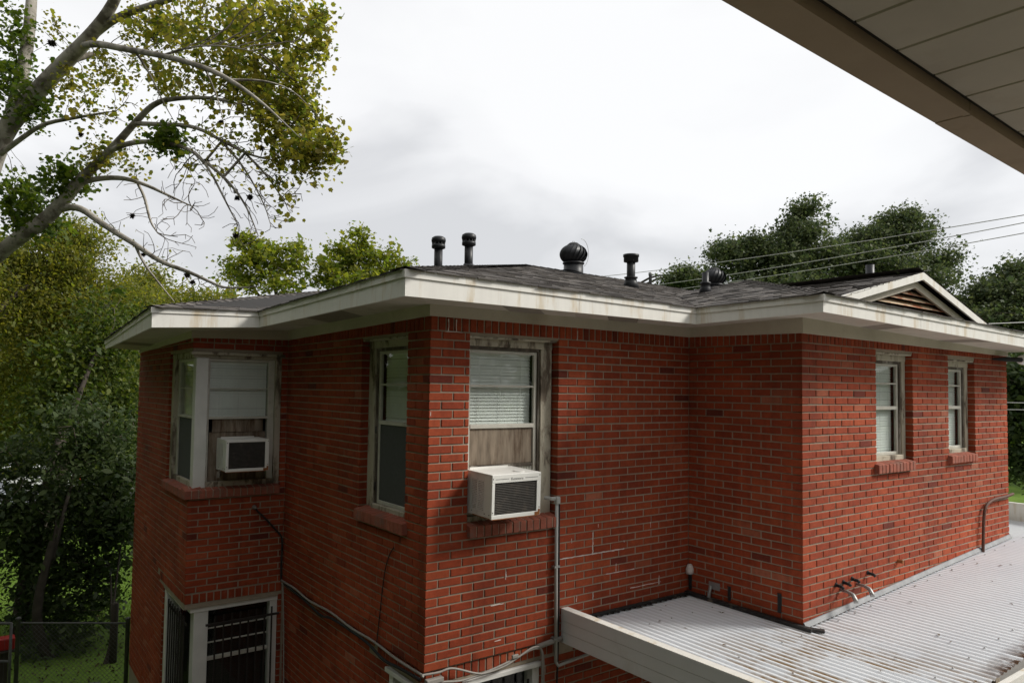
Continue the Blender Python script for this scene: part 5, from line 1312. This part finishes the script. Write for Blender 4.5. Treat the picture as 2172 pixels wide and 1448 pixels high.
M['glass_dark'] = simple('car_glass', (.03, .035, .04), .08, .1, 3, spec=.8, bmp=0)
M['tail'] = simple('red_lamp', (.45, .02, .02), .25, .1, 5, bmp=0)
M['car_white'] = simple('white_car_paint', (.72, .73, .74), .25, .04, 2, spec=.6, bmp=0)
M['car_silver'] = simple('silver_car_paint', (.42, .45, .50), .28, .05, 2, metal=.3, spec=.6, bmp=0)
M['car_black'] = simple('black_car_paint', (.025, .026, .028), .22, .05, 2, spec=.6, bmp=0)
car_('white parked car with red tail lamps seen through the leaves at left', (-1.2, 31.6, GZ), R(172), M['car_white'])
car_('silver parked car nearer the lawn at the left edge', (-2.7, 25.0, GZ), R(165), M['car_silver'])
car_('dark parked car beside the house wall beyond the lawn', (2.9, 25.2, GZ), R(10), M['car_black'])
car_('second white parked car half hidden behind the dark tree', (4.0, 33.5, GZ), R(176), M['car_white'])

# ------------------------------------------------------------------ fence and yard things
M['fence'] = simple('weathered_fence_steel', (.10, .10, .095), .7, .3, 20)
fn = thing('wire_fence', 'low wire fence with thin rails and posts across the lower left yard', 'fence')
FA, FB = np.array((-2.05, 8.55)), np.array((-.72, 7.65)); FL = float(np.linalg.norm(FB-FA)); F0, F1 = 0., FL
def fp(u, z, o=0.): q = FA+(FB-FA)*u/FL; return (q[0]+o*.56, q[1]+o*.83, GZ+z)
def fpost(x, h, r=.03):
    mb = MB(); mb.lathe([(r, 0), (r, h), (r*1.3, h+.005), (r*1.2, h+.03), (.001, h+.045)], fp(x, 0), 10); obj('post', mb, M['fence'], fn, True)
for x in (F0, F1): fpost(x, 1.25, .03)
for z in (1.2,):
    mb = MB(); mb.tube([fp(F0, z), fp(F1, z)], .016, 8); obj('rail', mb, M['fence'], fn, True)
mb = MB(); q = .07
k = F0-1.2
while k < F1:
    for s in (1, -1):
        x0, x1 = k, k+1.2
        z0, z1 = (.03, 1.18) if s > 0 else (1.18, .03)
        a, b = max(x0, F0), min(x1, F1)
        if b-a > .02:
            t0, t1 = (a-x0)/1.2, (b-x0)/1.2
            mb.bar(fp(a, z0+(z1-z0)*t0, .002*s), fp(b, z0+(z1-z0)*t1, .002*s), .003)
    k += q
obj('wire_mesh', mb, M['fence'], fn, kind='stuff')
gt = thing('yard_gate', 'framed wire gate at the left edge next to the fence post', 'gate')
for nm, p, q_ in (('rail', (-3.2, 9.40, GZ+1.18), (-2.13, 8.66, GZ+1.18)), ('rail', (-3.2, 9.40, GZ+.62), (-2.13, 8.66, GZ+.62)), ('rail', (-3.2, 9.40, GZ+.28), (-2.13, 8.66, GZ+.28)), ('stile', (-2.13, 8.66, GZ+.1), (-2.13, 8.66, GZ+1.18)), ('stile', (-3.2, 9.40, GZ+.1), (-3.2, 9.40, GZ+1.2))):
    mb = MB(); mb.tube([p, q_], .02, 8); obj(nm, mb, M['fence'], gt, True)
mb = MB()
for k in range(16): mb.bar((-3.2+k*.0713, 9.40-k*.0493, GZ+.12), (-3.2+k*.0713, 9.40-k*.0493, GZ+1.16), .003)
obj('wire_mesh', mb, M['fence'], gt, kind='stuff')
M['red_plastic'] = simple('red_plastic', (.33, .022, .02), .4, .15, 6)
def bucket(name, label, cat, x, y, r, h, mat):
    t = thing(name, label, cat, None, (x, y, GZ))
    mb = MB(); mb.lathe([(r*.72, .0), (r, h), (r*1.06, h), (r*1.06, h+.02), (r*.96, h+.02), (r*.70, .03), (.002, .03)], (0, 0, 0), 18); obj('shell', mb, mat, t, True)
    mb = MB(); mb.tube([(r*math.cos(a), 0, h+r*.9*math.sin(a)*.5) for a in np.linspace(0, math.pi, 12)], .006, 5); obj('handle', mb, M['galv'], t, True)
    return t
mb = MB(); mb.box(-2.32, -2.06, 8.95, 9.15, GZ+.70, GZ+.88); o = obj('red_crate', mb, M['red_plastic'], None, label='small red crate beside the gate at lower left', category='crate'); bevel(o, .02, 2)
mb = MB(); mb.bar((-2.19, 9.05, GZ), (-2.19, 9.05, GZ+.67), .10, .10); mb.box(-2.35, -2.03, 8.92, 9.18, GZ+.67, GZ+.698); obj('wooden_stand', mb, M['bark'], None, label='wooden stand under the red crate', category='stand')
bucket('black_bucket', 'black bucket on the bare soil at lower left', 'bucket', -1.12, 8.05, .13, .22, M['black_matt'])
bucket('white_bucket', 'white bucket beside the black one on the bare soil', 'bucket', -.86, 7.72, .11, .17, M['white_frame'])
mb = MB(); mb.lathe([(.06, 0), (.06, 1.0), (.02, 1.02)], (-.62, 9.6, GZ), 8); o = obj('wooden_post', mb, M['bark'], None, True, label='short wooden post near the house corner by the fence end', category='post')
